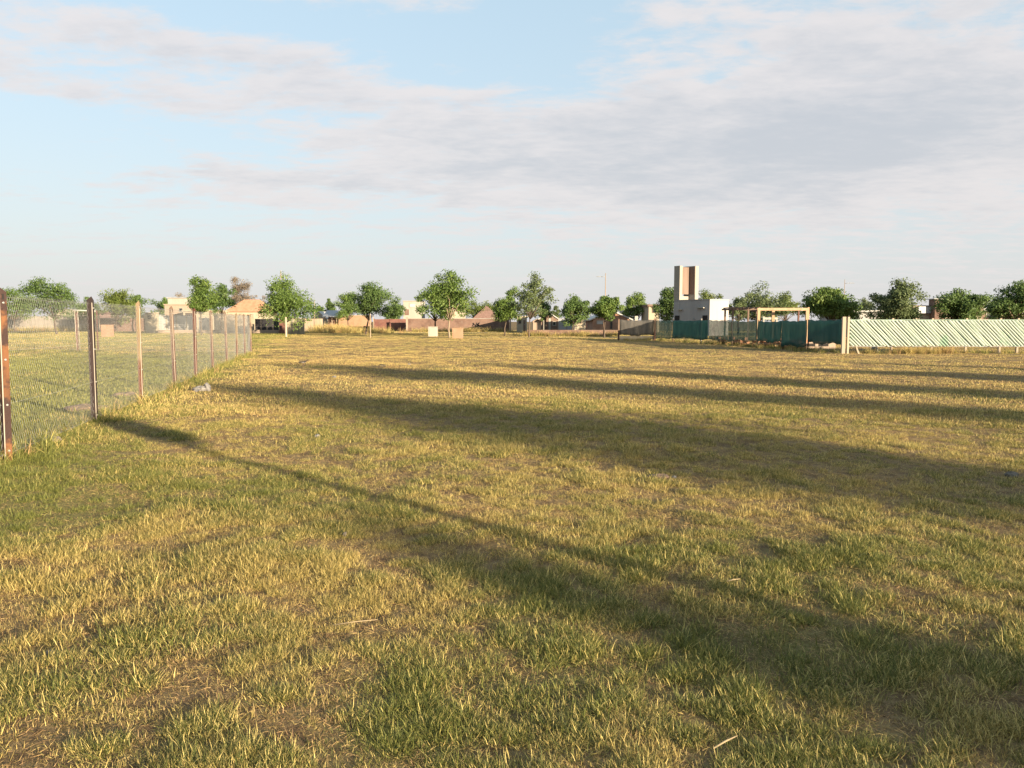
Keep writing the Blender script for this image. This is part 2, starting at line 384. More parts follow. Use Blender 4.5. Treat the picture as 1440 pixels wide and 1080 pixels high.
# ------------------------------------------------------------------ the ground
def fence_x(y): return -3.42 - .2455 * np.asarray(y, float)      # the wire fence on the left
def greenness(x, y):
    x = np.asarray(x, float); y = np.asarray(y, float); r = np.hypot(x, y)
    g = .325 + (fbm(x / 2.3, y / 2.3, 21, 4) - .5) * 1.0 + (fbm(x / .45, y / .45, 31, 2) - .5) * .6
    d = x - fence_x(y)
    g = g + (.50 * (1 - smooth(d, -.6, 1.3)) + .30 * (1 - smooth(d, -1.2, -.2))) * (1 - .55 * smooth(y, 26, 42))
    g = g + .12 * (1 - smooth(y, 2.4, 4.2))
    g = g - .10 * smooth(r, 9, 26) * smooth(d, 0, 3)
    g = g + .18 * smooth(y, 62, 70) * smooth(x, -40, -25)
    def patch(px, py, r_, a_):
        c = ground(px, py); return a_ * np.exp(-((x - c.x) ** 2 + (y - c.y) ** 2) / r_ ** 2)
    g = g + patch(25, 725, .75, .55) + patch(60, 650, .8, .35) + patch(-20, 690, 1.0, .35) + patch(820, 880, .7, .14) + patch(640, 1045, .5, .10) + patch(1240, 690, 1.2, .15)
    g = g - patch(560, 850, .55, .5) - patch(760, 620, 2.2, .12) - patch(1330, 1020, .35, .35) - patch(1090, 720, .6, .3)
    return np.clip(g, 0, 1)
def deadness(x, y):
    q = 0
    for px, py, r_ in ((560, 850, .5), (1330, 1020, .3), (1090, 725, .5), (250, 905, .35), (760, 960, .25), (1180, 905, .3), (430, 640, .6)):
        c = ground(px, py); q = q + np.exp(-((x - c.x) ** 2 + (y - c.y) ** 2) / r_ ** 2)
    return np.clip(q, 0, 1)

xs = np.concatenate([[-3000, -1200, -500, -260], np.arange(-150, -30, 6), np.arange(-30, -14, .8), np.arange(-14, 14, .2), np.arange(14, 34, .8), np.arange(34, 150, 6), [160, 260, 500, 1200, 3000]])
ys = np.concatenate([[-3000, -1200, -500, -250], np.arange(-150, -6, 6), np.arange(-6, 1.5, .5), np.arange(1.5, 26, .2), np.arange(26, 60, .8), np.arange(60, 200, 6), [210, 300, 600, 1400, 3000]])
gx, gy = np.meshgrid(xs, ys)
gv = np.stack([gx.ravel(), gy.ravel(), ground_z(gx.ravel(), gy.ravel())], 1)
nx, ny = len(xs), len(ys)
ii = (np.arange(ny - 1)[:, None] * nx + np.arange(nx - 1)[None, :]).ravel()
me = big_mesh('grass_field', gv, np.stack([ii, ii + 1, ii + nx + 1, ii + nx], 1), M['ground'])
a = me.attributes.new('green', 'FLOAT', 'POINT'); a.data.foreach_set('value', greenness(gv[:, 0], gv[:, 1]).astype(np.float32))
me.polygons.foreach_set('use_smooth', np.ones(len(me.polygons), bool))
tag(link('grass_field', me), kind='structure')

def strip_sheet(name, pts, width, z, mat):
    v = []; f = []
    for i, (x, y) in enumerate(pts):
        a0 = Vector(pts[max(i - 1, 0)]); b0 = Vector(pts[min(i + 1, len(pts) - 1)]); t = (b0 - a0).normalized(); n = Vector((-t.y, t.x))
        w = width * (.8 + .4 * random.random()) / 2
        v += [(x + n.x * w, y + n.y * w, z), (x - n.x * w, y - n.y * w, z)]
        if i: f.append((2 * i - 2, 2 * i - 1, 2 * i + 1, 2 * i))
    me = bpy.data.meshes.new(name); me.from_pydata(v, [], f); me.materials.append(mat)
    return tag(link(name, me), kind='structure')
random.seed(4)
strip_sheet('sunlit_strip', [(x, 72.5 - .10 * x + .5 * math.sin(x * .21)) for x in np.arange(-9, 11, 1.0)], 1.5, .012, M['pale_ground'])  # pale sheet: sunlit ground between tree shadows, put in as colour
strip_sheet('dirt_road', [(x, 104 + .4 * math.sin(x * .1)) for x in np.arange(-90, 60, 3.0)], 5.0, .008, M['pale_ground'])

# ------------------------------------------------------------------ grass
def clump_mesh(name, seed, blades, radius, lmin, lmax, width, segs=3, flat=.5, flatmax=45):
    rg = np.random.default_rng(seed); V = []; Fc = []; T = []
    for b in range(blades):
        r = radius * math.sqrt(rg.random()); th = rg.random() * 6.283
        base = np.array([r * math.cos(th), r * math.sin(th), -.012])
        L = rg.uniform(lmin, lmax) * (1 if rg.random() < .85 else 1.35)
        az = th + rg.normal(0, 1.5); el = math.radians(rg.uniform(38, 88)) if rg.random() > flat else math.radians(rg.uniform(3, flatmax))
        bend = rg.uniform(-.2, 1.6) if flatmax > 20 else rg.uniform(-.05, .3); w = width * rg.uniform(.65, 1.25); side = np.array([-math.sin(az), math.cos(az), 0])
        tw = rg.uniform(-.9, .9); p = base.copy(); k0 = len(V); tint = min(1, max(0, rg.normal(.5, .36)))
        for s in range(segs + 1):
            e = el - bend * (s / segs) ** 1.3
            d = np.array([math.cos(az) * math.cos(e), math.sin(az) * math.cos(e), math.sin(e)])
            up = np.cross(d, side); sd_ = side * math.cos(tw) + up * math.sin(tw)
            ww = w * (1 - (s / segs) ** 1.6) * .5
            if s < segs: V += [p + sd_ * ww, p - sd_ * ww]; T += [tint] * 2
            else: V.append(p.copy()); T.append(tint)
            p = p + d * (L / segs)
        for s in range(segs - 1):
            i = k0 + 2 * s; Fc += [(i, i + 1, i + 3), (i, i + 3, i + 2)]
        i = k0 + 2 * (segs - 1); Fc.append((i, i + 1, i + 2))
    return big_mesh(name, np.array(V), np.array(Fc), M['grass'], np.array(T))
def scatter(name, pts, rot, scl, idx, green, rnd, meshes, label_kind='stuff'):
    src = bpy.data.collections.new(name + '_source')
    for k, me in enumerate(meshes):
        o = bpy.data.objects.new('%s_clump_%02d' % (name, k), me); src.objects.link(o)
    pm = bpy.data.meshes.new(name); pm.vertices.add(len(pts)); pm.vertices.foreach_set('co', pts.astype(np.float32).ravel())
    for nm, arr, ty in (('rotz', rot, 'FLOAT'), ('size', scl, 'FLOAT'), ('green', green, 'FLOAT'), ('rnd', rnd, 'FLOAT'), ('kind_index', idx, 'INT')):
        at_ = pm.attributes.new(nm, ty, 'POINT'); at_.data.foreach_set('value', arr.astype(np.int32 if ty == 'INT' else np.float32))
    pm.materials.append(M['grass'])
    ob = link(name, pm); tag(ob, kind=label_kind)
    ng = bpy.data.node_groups.new(name + '_nodes', 'GeometryNodeTree')
    ng.interface.new_socket('Geometry', in_out='INPUT', socket_type='NodeSocketGeometry')
    ng.interface.new_socket('Geometry', in_out='OUTPUT', socket_type='NodeSocketGeometry')
    N = ng.nodes.new; L = ng.links.new
    gi, go = N('NodeGroupInput'), N('NodeGroupOutput')
    ci = N('GeometryNodeCollectionInfo'); ci.inputs[0].default_value = src; ci.inputs[1].default_value = True; ci.inputs[2].default_value = True
    ip = N('GeometryNodeInstanceOnPoints'); ip.inputs['Pick Instance'].default_value = True
    def named(n, ty):
        q = N('GeometryNodeInputNamedAttribute'); q.data_type = ty; q.inputs[0].default_value = n; return q.outputs[0]
    cx = N('ShaderNodeCombineXYZ'); L(named('rotz', 'FLOAT'), cx.inputs[2])
    er = N('FunctionNodeEulerToRotation'); L(cx.outputs[0], er.inputs[0]); L(er.outputs[0], ip.inputs['Rotation'])
    L(named('size', 'FLOAT'), ip.inputs['Scale']); L(named('kind_index', 'INT'), ip.inputs['Instance Index'])
    L(gi.outputs[0], ip.inputs['Points']); L(ci.outputs[0], ip.inputs['Instance']); L(ip.outputs[0], go.inputs[0])
    md = ob.modifiers.new('scatter', 'NODES'); md.node_group = ng
    return ob

rg = np.random.default_rng(12)
near = [clump_mesh('grass_near_%d' % k, 100 + k, 52, .085, .016, .055, .0036, 3, .78, 52) for k in range(4)]
near += [clump_mesh('grass_tuft_%d' % k, 120 + k, 90, .050, .020, .070, .0031, 3, .42, 60) for k in range(2)]
broad = [clump_mesh('broadleaf_%d' % k, 180 + k, 9, .03, .025, .06, .012, 3, .9, 28) for k in range(2)]
thatch = [clump_mesh('thatch_%d' % k, 160 + k, 64, .12, .018, .065, .0038, 2, 1.0, 24) for k in range(3)]
far = [clump_mesh('grass_far_%d' % k, 140 + k, 48, .19, .022, .056, .0080, 2, .6, 50) for k in range(4)]
def sample(n, r0, r1, ex, half=.80):
    """n points, density ~ r^-ex, in a fan ahead of the camera"""
    u = rg.random(n); p = 2 - ex
    r = (r0 ** p + u * (r1 ** p - r0 ** p)) ** (1 / p); th = rg.uniform(-half, half, n)
    return r * np.sin(th), r * np.cos(th)
x1, y1 = sample(47000, 1.9, 6.5, .3)
x2, y2 = sample(72000, 6.5, 15, 1.2)
x3, y3 = sample(95000, 13, 125, 1.62)
px_, py_ = np.concatenate([x1, x2, x3]), np.concatenate([y1, y2, y3])
n = len(px_); isfar = np.arange(n) >= len(x1) + len(x2)
gr = greenness(px_, py_); d_f = px_ - fence_x(py_)
hgt = .50 + .95 * fbm(px_ / .9, py_ / .9, 55, 3) + .35 * (fbm(px_ / 5, py_ / 5, 57, 2) - .5)
tuft = fbm(px_ / .12, py_ / .12, 201, 2) * .8 + fbm(px_ / .42, py_ / .42, 207, 2) * .2      # 1 in a tuft, 0 in a gap
hgt *= np.where(isfar, 1, .66 + .46 * smooth(tuft, .38, .68))
hgt *= 1 + .75 * (1 - smooth(d_f, -.2, 1.0)) * (1 - .5 * smooth(py_, 20, 34))
keep = rg.random(n) < np.clip(.50 + 1.3 * fbm(px_ / 1.1, py_ / 1.1, 77, 3), 0, 1) * np.where(isfar, 1, .72 + .28 * smooth(tuft, .36, .54))
idx = np.where(isfar, 6 + rg.integers(0, 4, n), np.where(rg.random(n) < .06 + .60 * smooth(tuft, .50, .68), 4 + rg.integers(0, 2, n), rg.integers(0, 4, n)))
gapn = fbm(px_ / 1.1, py_ / 1.1, 77, 3)
dead = (~isfar) & (rg.random(n) < .06 + .45 * (1 - smooth(gapn, .33, .46)) + .5 * deadness(px_, py_))
dead = dead | ((~isfar) & (rg.random(n) < .62 * (1 - smooth(tuft, .36, .50))))
idx = np.where(dead, 10 + rg.integers(0, 3, n), idx); keep = keep | (dead & (rg.random(n) < .8))
wide = (~isfar) & ~dead & (rg.random(n) < .006 + .06 * smooth(fbm(px_ / .8, py_ / .8, 133, 2), .60, .78)); idx = np.where(wide, 13 + rg.integers(0, 2, n), idx)
gr = np.where(isfar, gr, gr + .30 * (smooth(tuft, .42, .66) - .45))
gr = np.where(dead, gr * .25, np.where(wide, .75 + .25 * gr, gr)); rnd_ = np.where(dead, rg.uniform(.55, 1.0, n), rg.random(n) * np.where(isfar, 1, 1.1 - .75 * smooth(tuft, .42, .6)))
P = np.stack([px_, py_, ground_z(px_, py_)], 1)
sc_ = hgt * rg.uniform(.75, 1.2, n) * np.where(dead, .9 / np.maximum(hgt, .5), 1) * np.where(isfar, 1 + .004 * np.hypot(px_, py_) + .02 * np.maximum(np.hypot(px_, py_) - 50, 0), 1)
scatter('grass', P[keep], rg.uniform(0, 6.283, n)[keep], sc_[keep], idx[keep], gr[keep], rnd_[keep], near + far + thatch + broad)

# ------------------------------------------------------------------ trees
def leaf_cloud(rgn, centers, rads, per, leaf, droop=.2):
    n = len(centers) * per
    c = np.repeat(np.array(centers), per, 0); rr = np.repeat(np.array(rads), per)
    d = rgn.normal(size=(n, 3)); d /= np.linalg.norm(d, axis=1)[:, None]
    p = c + d * (rr * rgn.random(n) ** .5)[:, None] * np.array([1, 1, .75])
    # leaf axes
    ax = rgn.normal(size=(n, 3)); ax[:, 2] -= droop; ax /= np.linalg.norm(ax, axis=1)[:, None]
    nn = rgn.normal(size=(n, 3)) * .55 + d * .9; nn[:, 2] += .35
    sd_ = np.cross(ax, nn); sd_ /= (np.linalg.norm(sd_, axis=1)[:, None] + 1e-9)
    L = leaf * rgn.uniform(.6, 1.35, n)[:, None]; W = L * rgn.uniform(.32, .55, n)[:, None]
    v = np.stack([p - ax * L * .5, p + sd_ * W * .5, p + ax * L * .5, p - sd_ * W * .5], 1).reshape(-1, 3)
    f = np.arange(4 * n).reshape(n, 4)
    ct = np.repeat(rgn.normal(.5, .13, len(centers)), per)
    t = np.clip(ct + rgn.normal(0, .15, n), 0, 1)
    return v, f, np.repeat(t, 4)

def make_tree(name, label, base, H, z0, w, seed, leafm='leaf', barkm='bark', off=(0, 0), trunk_r=.10, leaf=.22, clusters=52, per=60,
              group=None, shape=1.0, loose=.18, lean=(0, 0), droop=.2, cat='tree', depth=None, trunk_label=None):
    """base: ground point, H: top, z0: crown underside, w: crown width; off: crown centre relative to the base"""
    rgn = np.random.default_rng(seed); bx, by = base[0], base[1]
    if group and 'avenue' in group: loose *= 1.2; per = int(per * .62)
    elif group: w *= 1.13; z0 = max(.45, z0 - .13 * (H - z0)); clusters = int(clusters * 1.25)
    root = thing(name, label, cat, (bx, by, 0), group)
    cz, rz = (H + z0) / 2, (H - z0) / 2; rx = w / 2; ry = (depth or w) / 2
    C = []; R = []
    # a few lobes give an uneven outline
    lob = [(np.array([math.cos(a0) * .50, math.sin(a0) * .50, rgn.uniform(-.55, .45)]), rgn.uniform(.48, .66)) for a0 in (rgn.random() * 6.283 + k * 1.05 for k in range(6))]
    lob.append((np.array([rgn.uniform(-.15, .15), rgn.uniform(-.2, .2), .55]), .45)); lob.append((np.array([0, 0, -.1]), .6))
    while len(C) < clusters:
        lc, lr = lob[rgn.integers(0, len(lob))]
        d = rgn.normal(size=3); d /= np.linalg.norm(d); q = lc + d * lr * rgn.random() ** .4
        if q[2] < -1 or np.linalg.norm(q) > 1.08: continue
        tz = (q[2] + 1) / 2; taper = 1 - .30 * max(0, tz - .45) * shape - .10 * max(0, .3 - tz)
        C.append(np.array([bx + off[0] + q[0] * rx * taper, by + off[1] + q[1] * ry * taper, cz + q[2] * rz * 1.0])); R.append(loose * (rx + rz) * rgn.uniform(.6, 1.25))
    v, f, t = leaf_cloud(rgn, C, R, int(per * 2.1), leaf, droop)
    v[:, 2] = np.maximum(v[:, 2], .03)
    link('crown', big_mesh('crown', v, f, M[leafm], t), root)
    tb = MB(); fork = Vector((bx + off[0] * .35, by + off[1] * .35, z0 + rz * .12))
    p0 = Vector((bx, by, -.05)); mid = (p0 + fork) / 2 + Vector((rgn.normal() * .05 * z0, rgn.normal() * .05 * z0, 0))
    tb.tube([p0, p0 + Vector((0, 0, .12)), mid, fork], [trunk_r * 1.5, trunk_r * 1.1, trunk_r * .9, trunk_r * .75], 7)
    for k in rgn.permutation(len(C))[:min(len(C), 13)]:
        e = Vector(C[k]); m_ = fork.lerp(e, .5) + Vector((rgn.normal() * .08 * w, rgn.normal() * .08 * w, .06 * rz))
        tb.tube([fork - Vector((0, 0, .08)), m_, e], [trunk_r * .5, trunk_r * .3, trunk_r * .08], 5)
    tr = tb.build('trunk', M[barkm], root, True)
    if trunk_label: tr['label'] = trunk_label
    return root

def tree_px(name, label, px, Y, crown, ytop, ybot, seed, base_px=None, **k):
    """crown = (left px, right px) of the crown at distance Y"""
    xl, xr = X(crown[0], Y), X(crown[1], Y); bx = X(base_px if base_px is not None else px, Y)
    return make_tree(name, label, (bx, Y), Z(ytop, Y), max(.5, Z(ybot, Y)), xr - xl, seed, off=((xl + xr) / 2 - bx, 0), **k)

ROW = 'street trees along the far side of the field'
FARG = 'trees behind the far houses'
SHD = 'trees beyond the screened fence'
tree_px('street_tree', 'round green tree with leaning trunk before the pale slab wall', 75, 88, (38, 108), 390, 445, 1, base_px=79, group=ROW, leafm='leafdark', trunk_r=.11, clusters=60)
tree_px('background_tree', 'mid green tree peeking out left beside the tallest rusty post', 20, 118, (-14, 52), 406, 447, 2, group=FARG, leafm='leaf', leaf=.26)
tree_px('background_tree', 'dark low tree between the leaning-trunk tree and the black fence post', 122, 128, (104, 142), 414, 446, 3, group=FARG, leafm='leafdark', leaf=.28, clusters=26)
tree_px('background_tree', 'wide yellow-green tree seen through the netting right of black post', 165, 112, (134, 190), 408, 448, 4, group=FARG, leafm='leaflight', leaf=.26, clusters=50)
tree_px('background_tree', 'darker green tree just left of the cream pillar and ochre post', 192, 118, (176, 208), 411, 444, 5, group=FARG, leafm='leafdark', leaf=.26, clusters=24)
tree_px('background_tree', 'small green tree left of the pink flat roofed house', 232, 150, (218, 250), 416, 444, 6, group=FARG, leafm='leaf', leaf=.3, clusters=22)
tree_px('background_tree', 'faint brownish treetop above the pink flat roofed house', 252, 165, (242, 266), 411, 440, 7, group=FARG, leafm='leafbrown', leaf=.26, clusters=20, per=26)
tree_px('street_tree', 'bright green tree above the netting with tall narrow crown', 283, 84, (260, 304), 389, 437, 8, group=ROW, leafm='leaf', trunk_r=.09, clusters=48)
tree_px('street_tree', 'dark green tree touching the bright narrow crowned one on its right', 313, 92, (294, 330), 400, 440, 9, group=ROW, leafm='leafdark', trunk_r=.09, clusters=36)
tree_px('background_tree', 'tall brown dry leaved tree above the orange roof', 338, 170, (320, 354), 388, 438, 10, group=FARG, leafm='leafbrown', leaf=.24, clusters=60, per=60, loose=.14)
tree_px('background_tree', 'small thin brown tree between orange roof and big dense tree', 363, 175, (352, 376), 404, 438, 11, group=FARG, leafm='leafbrown', leaf=.24, clusters=20, per=28, loose=.13)
tree_px('street_tree', 'big dense dark green tree beside the black gate', 402, 86, (363, 442), 388, 449, 12, group=ROW, leafm='leaf', trunk_r=.12, clusters=84, per=66)
tree_px('background_tree', 'dark treetop left of the conical one behind the shelter', 447, 150, (438, 458), 423, 448, 13, group=FARG, leafm='leafdark', leaf=.28, clusters=18)
tree_px('background_tree', 'dark conical treetop above the grey roofed shelter', 463, 152, (455, 470), 421, 446, 14, group=FARG, leafm='leafdark', leaf=.28, clusters=20, shape=1.9)
tree_px('street_tree', 'smaller round tree before the terracotta wall', 488, 120, (467, 508), 410, 448, 15, base_px=490, group=ROW, leafm='leaf', leaf=.25, clusters=40)
tree_px('street_tree', 'full round green tree with dark trunk among wooden stakes', 521, 88, (496, 556), 393, 446, 16, base_px=514, group=ROW, leafm='leafdark', trunk_r=.10, clusters=66)
tree_px('background_tree', 'dark shapeless tree behind the red brown wall beside the white house', 556, 122, (542, 574), 416, 450, 17, group=FARG, leafm='leafdark', leaf=.27, clusters=30)
tree_px('street_tree', 'low crowned tree rising behind the white box', 612, 82, (588, 640), 402, 448, 18, base_px=611, group=ROW, leafm='leaf', clusters=40)
tree_px('street_tree', 'tall tree with pale trunk beside the terracotta box', 632, 72, (600, 664), 382, 446, 19, base_px=632, group=ROW, leafm='leaf', barkm='palebark', trunk_r=.085, clusters=60, per=52)
tree_px('background_tree', 'yellow green hedge-like tree left of the pyramid roof', 672, 135, (648, 704), 421, 449, 20, group=FARG, leafm='leaflight', leaf=.28, clusters=36)
tree_px('street_tree', 'leafy tree with thin trunk at the brown wall\'s right end', 712, 82, (694, 736), 404, 449, 21, base_px=710, group=ROW, leafm='leaf', trunk_r=.08, clusters=44)
tree_px('street_tree', 'airy tall tree with sky showing through its pale leaves', 744, 73, (716, 779), 384, 444, 22, base_px=744, group=ROW, leafm='leafgrey', trunk_r=.08, clusters=56, per=36, loose=.14)
tree_px('background_tree', 'dark bushy little tree behind the airy tall one', 768, 98, (752, 779), 420, 450, 23, group=FARG, leafm='leafdark', clusters=26)
tree_px('background_tree', 'far green tree in the gap right of the airy tree', 784, 150, (774, 794), 429, 447, 24, group=FARG, leafm='leafgrey', leaf=.28, clusters=14)
tree_px('street_tree', 'dark round tree standing behind the low brick wall', 808, 82, (786, 833), 417, 453, 25, base_px=805, group=ROW, leafm='leafdark', trunk_r=.08, clusters=50)
tree_px('street_tree', 'flat topped tree in front of the tall thin lamp post', 852, 70, (831, 874), 416, 447, 26, base_px=850, group=ROW, leafm='leaf', trunk_r=.08, clusters=44)
tree_px('background_tree', 'bushy tree behind the orange brick gable', 894, 112, (873, 920), 414, 450, 27, group=FARG, leafm='leaf', leaf=.25, clusters=44)
tree_px('background_tree', 'dark tall tree half hidden by the concrete tower', 938, 98, (921, 956), 399, 450, 28, group=FARG, leafm='leafdark', leaf=.24, clusters=50)
tree_px('background_tree', 'light green treetop between the tower and the cream block', 994, 112, (976, 1014), 407, 440, 29, group=FARG, leafm='leaflight', leaf=.24, clusters=32, per=44)
tree_px('background_tree', 'bushy grey green tree just right of the cream block', 1038, 84, (1024, 1052), 412, 449, 30, group=SHD, leafm='leafgrey', clusters=30, per=44)
tree_px('background_tree', 'feathery green tree with several points left of the yellow frame', 1068, 90, (1040, 1102), 400, 448, 31, group=SHD, leafm='leafgrey', leaf=.24, clusters=70, per=52, loose=.16, shape=.5)
tree_px('background_tree', 'low yellow green tree above the yellow beam', 1104, 96, (1084, 1130), 413, 448, 32, group=SHD, leafm='leaflight', leaf=.24, clusters=34)
tree_px('background_tree', 'broad round bright tree behind the fence corner post', 1166, 60, (1131, 1204), 402, 449, 33, group=SHD, leafm='leaf', leaf=.2, clusters=80, per=64, trunk_r=.11)
tree_px('background_tree', 'distant green treetop above the grey flat roofed house', 1212, 150, (1196, 1232), 420, 446, 34, group=FARG, leafm='leafgrey', leaf=.28, clusters=24)
tree_px('background_tree', 'spiky grey green tree before the white lattice fence houses', 1259, 56, (1227, 1292), 397, 451, 35, group=SHD, leafm='leafgrey', leaf=.18, clusters=76, per=62, trunk_r=.1, droop=-.8)
tree_px('background_tree', 'dark rounded tree right of the brick chimney', 1350, 60, (1316, 1386), 412, 451, 36, group=SHD, leafm='leafdark', leaf=.2, clusters=76, per=62, trunk_r=.1)
tree_px('background_tree', 'faint distant trees above the long dark eave', 1388, 165, (1374, 1402), 415, 446, 37, group=FARG, leafm='leafgrey', leaf=.28, clusters=20, per=30)
tree_px('background_tree', 'branching tree with pale trunk at the right edge of the photo', 1432, 52, (1398, 1470), 396, 450, 38, base_px=1428, group=SHD, leafm='leafdark', barkm='palebark', leaf=.18, clusters=76, per=56, trunk_r=.09)
tree_px('background_tree', 'dark low tree under the pale branching tree', 1408, 66, (1396, 1424), 420, 451, 39, group=SHD, leafm='leafdark', leaf=.2, clusters=24)
tree_px('background_tree', 'small dark tree at the very left edge behind slab wall', -30, 120, (-70, -8), 402, 447, 40, group=FARG, leafm='leafdark', leaf=.27, clusters=40)

# the row on the right, outside the frame: its long shadows cross the field
def shadow_tree(s, tip, width, label, seed, x0=26, **k):
    y0 = math.sqrt(2) * s - x0; tb = (y0 - x0) / math.sqrt(2); H = (tip - tb) * math.tan(SUN_EL)
    make_tree('avenue_tree', label, (x0, y0), H, max(1.3, H * .36), width, seed, leafm='leaf', group='avenue trees whose shadows cross the field', leaf=.17, trunk_r=.11, **k)
shadow_tree(3.15, 4.6, 1.75, 'tree behind the camera throwing the nearest broad shadow', 51, clusters=95, per=95, loose=.12)
shadow_tree(8.3, 21.2, 3.6, 'tall tree throwing the middle long shadow towards the fence', 52, clusters=95, per=80, shape=.2)
shadow_tree(13.8, 26.8, 3.1, 'tall tree throwing the longest shadow reaching the standing bird', 53, clusters=95, per=80, shape=1.1)
shadow_tree(18.6, 22.0, 2.6, 'tree throwing the thin shadow below the boxes', 54, clusters=75, per=75, shape=1.5)
shadow_tree(23.6, 11.0, 3.0, 'tree throwing the short shadow at the right edge', 55, clusters=70, per=70)
shadow_tree(28.6, 11.0, 1.4, 'small tree throwing the narrow shadow before lattice fence', 56, clusters=36, per=60)

# ------------------------------------------------------------------ lamp posts and poles
def street_lamp(label, x, y, H, arm, side, group, r=.07, lantern=False, cat='lamp post'):
    t = thing('street_lamp', label, cat, (x, y, 0), group)
    MB().tube([(x, y, -.05), (x, y, H * .5), (x, y, H)], [r, r * .8, r * .55], 8).build('pole', M['polewood'], t, True)
    d = Vector((side, 0, 0)) if not hasattr(side, '__len__') else Vector((side[0], side[1], 0))
    z = H - .55 if not lantern else H - .3
    a0 = Vector((x, y, z)); a1 = a0 + d * arm + Vector((0, 0, .06))
    MB().tube([a0, a1], r * .4, 6).build('arm', M['lamp'], t, True)
    n = Vector((-d.y, d.x, 0)); w, hgt_, ln = (.12, .10, .55) if not lantern else (.20, .28, .62)
    e0 = a1 - d * .1; e1 = a1 + d * ln; up = Vector((0, 0, hgt_))
    prof = [e0 - n * w * .6 - up * .4, e0 + n * w * .6 - up * .4, e0 + n * w * .5 + up * .4, e0 - n * w * .5 + up * .4]
    pr2 = [e1 - n * w - up * .5, e1 + n * w - up * .5, e1 + n * w * .6 + up * .2, e1 - n * w * .6 + up * .2]
    MB().add(prof + pr2, [(3, 2, 1, 0), (4, 5, 6, 7), (0, 1, 5, 4), (1, 2, 6, 5), (2, 3, 7, 6), (3, 0, 4, 7)]).build('lamp_head', M['lamp'], t)
LG = 'street lamps above the trees'
street_lamp('tall thin lamp post with arm pointing left above flat topped tree', X(851, 110), 110, Z(384, 110), .75, -1, LG, r=.09)
street_lamp('lamp post with pale arm pointing right behind the bright round tree', X(1186, 108), 108, Z(393, 108), .75, 1, LG)
PL_T = 13.6 - 4.5 / math.tan(SUN_EL)
make_tree('avenue_tree', 'slender young tree with bare trunk throwing the thin line of shadow', ((3.8 - PL_T) / math.sqrt(2), (3.8 + PL_T) / math.sqrt(2)), 4.35, 3.80, .85, 61,
          group='avenue trees whose shadows cross the field', leaf=.13, trunk_r=.078, clusters=26, per=70, loose=.2)
PG = 'pale poles behind the far trees'
def pole(label, px, Y, ytop, r=.08):
    x = X(px, Y); H = Z(ytop, Y); t = thing('utility_pole', label, 'pole', (x, Y, 0), PG)
    MB().tube([(x, Y, -.05), (x, Y, H)], [r, r * .7], 7).build('shaft', M['polewood'], t, True)
    MB().tube([(x, Y, H - .02), (x, Y, H + .08)], r * .9, 7).build('cap', M['sheet'], t)
pole('pale utility pole rising above the big dense tree', 396.5, 104, 381)
pole('pale utility pole right of the big dense tree', 442.5, 112, 424)

# ------------------------------------------------------------------ walls and houses on the far side
def window(parent, x0, x1, z0, z1, Y, frame='whitewall', pane='glass', bars=0):
    b = MB(); t = .07
    b.box(x0, x0 + t, Y - .05, Y + .03, z0, z1).box(x1 - t, x1, Y - .05, Y + .03, z0, z1)
    b.box(x0 + t, x1 - t, Y - .05, Y + .03, z0, z0 + t).box(x0 + t, x1 - t, Y - .05, Y + .03, z1 - t, z1)
    for k in range(bars):
        xb = x0 + (x1 - x0) * (k + 1) / (bars + 1); b.box(xb - .02, xb + .02, Y - .04, Y - .01, z0 + t, z1 - t)
    w = b.build('window', M[frame], parent)
    MB().box(x0 + t, x1 - t, Y - .008, Y + .01, z0 + t, z1 - t).build('pane', M[pane], w)
    return w
def door(parent, x0, x1, z1, Y, mat):
    b = MB().box(x0, x1, Y - .04, Y + .02, 0, z1)
    for k in (1, 2, 3): b.box(x0 + .1, x1 - .1, Y - .06, Y - .04, z1 * (k - .85) / 3.2, z1 * (k - .2) / 3.2)
    d = b.build('door', M[mat], parent)
    MB().box(x1 - .18, x1 - .1, Y - .10, Y - .06, 1.0, 1.12).build('handle', M['bolt'], d); return d
